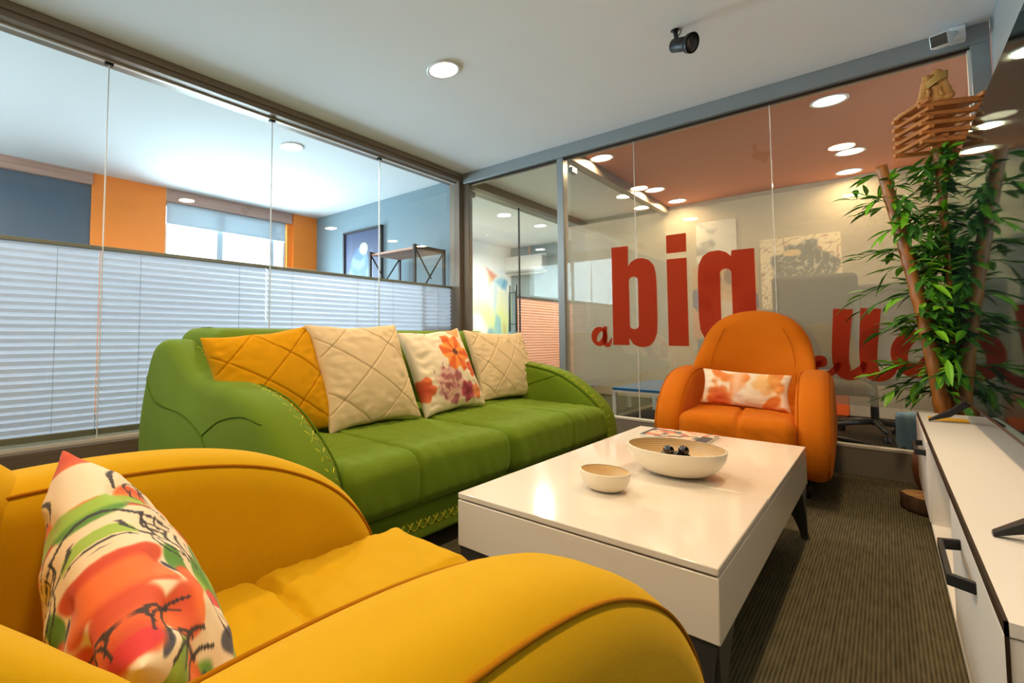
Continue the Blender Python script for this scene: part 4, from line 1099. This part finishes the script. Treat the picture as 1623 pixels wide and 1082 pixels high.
sc_ = thing('security_camera', 'small white security camera on a bracket at the ceiling corner', 'security camera', (0.30, YB-0.06, 2.485))
MB().box(0.0, 0.055, -0.05, 0.035, -0.075, 0.0).build('mount', M['white_plastic'], sc_, bevel=0.004)
b = MB().tube([(0.02, -0.04, -0.035), (-0.02, -0.07, -0.055)], 0.016, 12); b.build('arm', M['white_plastic'], sc_, smooth=True)
dd = Vector((-0.25, -0.90, -0.28)).normalized(); bx = Matrix.Translation((-0.035, -0.10, -0.075)) @ dd.to_track_quat('Y', 'Z').to_matrix().to_4x4()
MB().box(-0.036, 0.036, -0.05, 0.045, -0.036, 0.036, bx).build('housing', M['white_plastic'], sc_, bevel=0.010, seg=3)
MB().box(-0.030, 0.030, 0.045, 0.048, -0.029, 0.029, bx).build('lens_face', M['ball'], sc_, bevel=0.008, seg=3)

# ------------------------------------------------------------------ left room : picture, shelf
pf = thing('framed_picture', 'black-framed picture of a pale figure in blue on the grey wall of the left room', 'picture', (-4.63, YB+0.02, 1.55))
v = []; f = []; N1, N2 = 60, 90
for j in range(N2+1):
    for i in range(N1+1): v.append((-0.35+0.70*i/N1, -0.02, -0.6+1.2*j/N2))
for j in range(N2):
    for i in range(N1): a = j*(N1+1)+i; f.append((a, a+1, a+N1+2, a+N1+1))
pc = link('canvas', v, f, M['paper'], pf)
def portrait(x, y, z):
    c = mix((52, 66, 100), (36, 48, 84), (x+0.35)/0.7)
    # head with pale hair
    h = 1-math.hypot((x-0.02)/0.085, (z-0.37)/0.085)+0.1*nz(x, z, 20, 3)
    body = 1-math.hypot((x+0.05)/0.27, (z+0.30)/0.70)+0.05*nz(x, z, 9, 4)
    c = mix(c, mix((58, 98, 152), (108, 132, 172), sstep(-0.2, 0.3, nz(x, z, 8, 2))), sstep(0, 0.06, body))
    c = mix(c, (158, 136, 152), 0.8*sstep(0, 0.1, body)*sstep(-0.1, -0.3, z)*sstep(0.05, -0.15, x))
    c = mix(c, (172, 164, 144), sstep(0, 0.12, h))
    c = mix(c, (150, 152, 162), 0.9*gauss(x-0.17-0.1*(0.3-z)*0.3, 0.018)*sstep(0.4, 0.25, z))
    return c
paint(pc, portrait)
b = MB()
for x0, x1, z0, z1 in ((-0.37, -0.345, -0.62, 0.62), (0.345, 0.37, -0.62, 0.62), (-0.37, 0.37, 0.595, 0.62), (-0.37, 0.37, -0.62, -0.595)): b.box(x0, x1, -0.045, -0.001, z0, z1)
b.build('frame', M['black'], pf)

sh = thing('shelf_unit', 'open shelf unit with black metal frame and wooden top behind the partition', 'shelf', (-3.58, 3.77, 0))
for sx in (-0.33, 0.33):
    for sy in (-0.23, 0.23): MB().box(sx-0.013, sx+0.013, sy-0.013, sy+0.013, 0, 1.73).build('post', M['black_metal'], sh)
    b = MB().box(sx-0.011, sx+0.011, -0.23, 0.23, 1.70, 1.725); b.box(sx-0.011, sx+0.011, -0.23, 0.23, 0.88, 0.90)
    b.tube([(sx, -0.22, 1.69), (sx, 0.02, 1.40)], 0.009, 6); b.tube([(sx, 0.22, 1.69), (sx, -0.16, 1.22)], 0.009, 6)
    b.build('side_brace', M['black_metal'], sh)
for z in (0.15, 0.90, 1.685): MB().box(-0.32, 0.32, -0.22, 0.22, z, z+0.022).build('shelf_board', M['shelf_wood'], sh)

# ------------------------------------------------------------------ office behind the frosted glass
def poster(name, label, x0, x1, z0, z1, fn, y=6.945, n=70):
    t = thing(name, label, 'poster', ((x0+x1)/2, y, (z0+z1)/2)); v = []; f = []
    w_, h_ = x1-x0, z1-z0
    for j in range(n+1):
        for i in range(n+1): v.append((-w_/2+w_*i/n, -0.012, -h_/2+h_*j/n))
    for j in range(n):
        for i in range(n): a = j*(n+1)+i; f.append((a, a+1, a+n+2, a+n+1))
    o = link('print', v, f, M['paper'], t); paint(o, fn)
    MB().box(-w_/2, w_/2, -0.011, 0.0, -h_/2, h_/2).build('board', M['white_board'], t)
def doodle(x, y, z):
    c = (252, 234, 192)
    d = 1-math.hypot((x-0.03)/0.30, (z-0.05)/0.30)+0.35*nz(x, z, 7, 3)
    c = mix(c, (86, 92, 88), 0.9*sstep(0.05, 0.15, d))
    q = abs(nz(x, z, 16, 5))
    if q < 0.05: c = mix(c, (236, 226, 196), 0.8) if d > 0.1 else mix(c, (150, 70, 60), 0.7)
    e = 1-math.hypot((x+0.06)/0.09, (z-0.22)/0.04); c = mix(c, (240, 200, 140), sstep(0, 0.2, e))
    return c
poster('doodle_poster', 'cream poster with dark doodled patch on the office wall behind the glass', -0.97, -0.29, 1.12, 1.92, doodle)
def clouds(x, y, z):
    a = nz(x, z, 5, 1)+0.5*nz(x, z, 11, 2); return mix((232, 228, 214), (150, 150, 146), sstep(0.0, 0.5, a))
poster('grey_poster', 'pale grey cloudy poster on the office wall above the letter g', -1.60, -1.19, 1.72, 2.22, clouds)
def couple(x, y, z):
    c = (206, 160, 110)
    def ell(cx, cz, rx, rz, rot=0.0):
        dx, dz = x-cx, z-cz; cs, sn = math.cos(rot), math.sin(rot)
        return 1-math.hypot((dx*cs+dz*sn)/rx, (-dx*sn+dz*cs)/rz)
    def put(c, e, col): return mix(c, col, sstep(0, 0.08, e))
    c = put(c, ell(0.0, -0.28, 0.27, 0.34), (236, 214, 190))
    c = put(c, ell(-0.24, 0.02, 0.11, 0.16, 0.3), (92, 72, 118)); c = put(c, ell(0.25, -0.02, 0.10, 0.13, -0.2), (92, 72, 118))
    c = put(c, ell(-0.30, -0.28, 0.055, 0.22, 0.15), (220, 150, 104)); c = put(c, ell(0.29, -0.28, 0.05, 0.2, -0.1), (220, 150, 104))
    c = put(c, ell(-0.08, 0.10, 0.22, 0.055, -0.5), (232, 186, 140)); c = put(c, ell(0.15, 0.10, 0.16, 0.055, 0.75), (232, 186, 140))
    c = put(c, ell(-0.12, 0.27, 0.10, 0.12), (90, 48, 28)); c = put(c, ell(0.10, 0.30, 0.10, 0.12), (120, 66, 36))
    return c
poster('couple_reflection', 'printed reflection of two people hugging, seen through the letter g', -1.66, -1.0, 0.78, 1.68, couple)  # reflection in the glass, painted as a print on the far wall

def office_chair(x, y, rz, label, top=1.27):
    t = thing('office_chair', label, 'office chair', (x, y, 0), rz, 'office chairs behind the frosted glass')
    v, f = rbox(-0.235, 0.235, -0.05, 0.03, 0.58, top, 0.04, 0.06, lambda q: Vector((0, 0.10*(q.x/0.24)**2*-0.4, 0)))
    link('backrest', v, f, M['chair_grey'], t)
    v, f = rbox(-0.25, 0.25, -0.50, -0.04, 0.44, 0.52, 0.035, 0.06); link('seat', v, f, M['chair_grey'], t)
    MB().tube([(0, -0.26, 0.10), (0, -0.26, 0.45)], 0.025, 12).build('column', M['black_metal'], t, smooth=True)
    MB().tube([(0, -0.1, 0.47), (0, 0.03, 0.50), (0, 0.04, 0.7)], 0.02, 8).build('back_bar', M['black'], t, smooth=True)
    for i in range(5):
        a = 2*PI*i/5+0.3; e = Vector((0.29*math.cos(a), -0.26+0.29*math.sin(a), 0.085))
        lg_ = MB().tube([(0, -0.26, 0.13), (e.x*0.5, -0.26+(e.y+0.26)*0.5, 0.115), e], [0.026, 0.022, 0.016], 8).build('leg', M['black'], t, smooth=True)
        w_ = MB()
        for s_ in (-0.012, 0.012):
            n_ = Vector((-math.sin(a), math.cos(a), 0)); cc = e+n_*s_; cc.z = 0.028; w_.tube([cc-n_*0.008, cc+n_*0.008], 0.028, 14)
        w_.build('caster', M['black_metal'], lg_, smooth=False)
office_chair(-0.36, 4.72, 0.12, 'grey office chair right behind the orange armchair, nearest the glass')
office_chair(0.02, 5.85, -0.4, 'grey office chair further back, showing beside the bamboo')
office_chair(-1.12, 5.30, 2.4, 'low-backed office chair whose wheels show under the frosted film beside the blue bench', 0.80)
bn = thing('low_bench', 'low white-framed bench with a bright blue top behind the glass', 'bench', (-1.52, 5.05, 0))
MB().box(-0.30, 0.22, -0.30, 0.85, 0.30, 0.33).build('top', M['blue'], bn, bevel=0.003)
b = MB()
for sx in (-0.30, 0.19):
    for sy in (-0.30, 0.82): b.box(sx, sx+0.03, sy, sy+0.03, 0, 0.30)
b.box(-0.30, 0.22, -0.305, -0.29, 0.285, 0.305).box(0.21, 0.225, -0.30, 0.85, 0.285, 0.305).build('frame', M['white_board'], bn)
ds = thing('office_desk', 'pale office desk faintly visible through the frosted glass at the right', 'desk', (1.1, 5.6, 0))
MB().box(-0.6, 0.7, -0.9, 0.9, 0.72, 0.745).build('top', M['white_board'], ds, bevel=0.002)
for sx in (-0.58, 0.66):
    for sy in (-0.86, 0.84): MB().box(sx, sx+0.04, sy, sy+0.04, 0, 0.72).build('leg', M['leg_metal'], ds)
tag(MB().box(-0.9, -0.28, 6.78, 6.945, 0.015, 0.34).box(-0.88, -0.30, 6.80, 6.93, 0.0, 0.016).build('storage_box', M['orange_panel'], bevel=0.004), 'low bright orange box against the far office wall', 'box')
# waste bin with blue bag behind the glass
bn = thing('waste_bin', 'dark waste bin lined with a blue plastic bag behind the glass', 'bin', (0.125, 4.40, 0)); bn.scale = (0.8, 0.8, 0.95)
MB().lathe([(0.085, 0.0), (0.11, 0.34), (0.104, 0.34), (0.082, 0.01)], 28).build('bin', M['black'], bn, smooth=True)
v = []; f = []; n = 40
for k, (r, z) in enumerate(((0.10, 0.36), (0.118, 0.365), (0.124, 0.34), (0.122, 0.26), (0.126, 0.18), (0.118, 0.145))):
    for i in range(n):
        a = 2*PI*i/n; rr = r*(1+0.05*nz(a*2.0, z*9, 2, 1)+0.04*math.sin(7*a+z*20)); v.append((rr*math.cos(a), rr*math.sin(a), z+(0.03*nz(a, 0, 3) if k > 3 else 0)))
for k in range(5):
    for i in range(n): a = k*n+i; b = k*n+(i+1) % n; f.append((a, b, b+n, a+n))
link('bag', v, f, M['blue_bag'], bn)
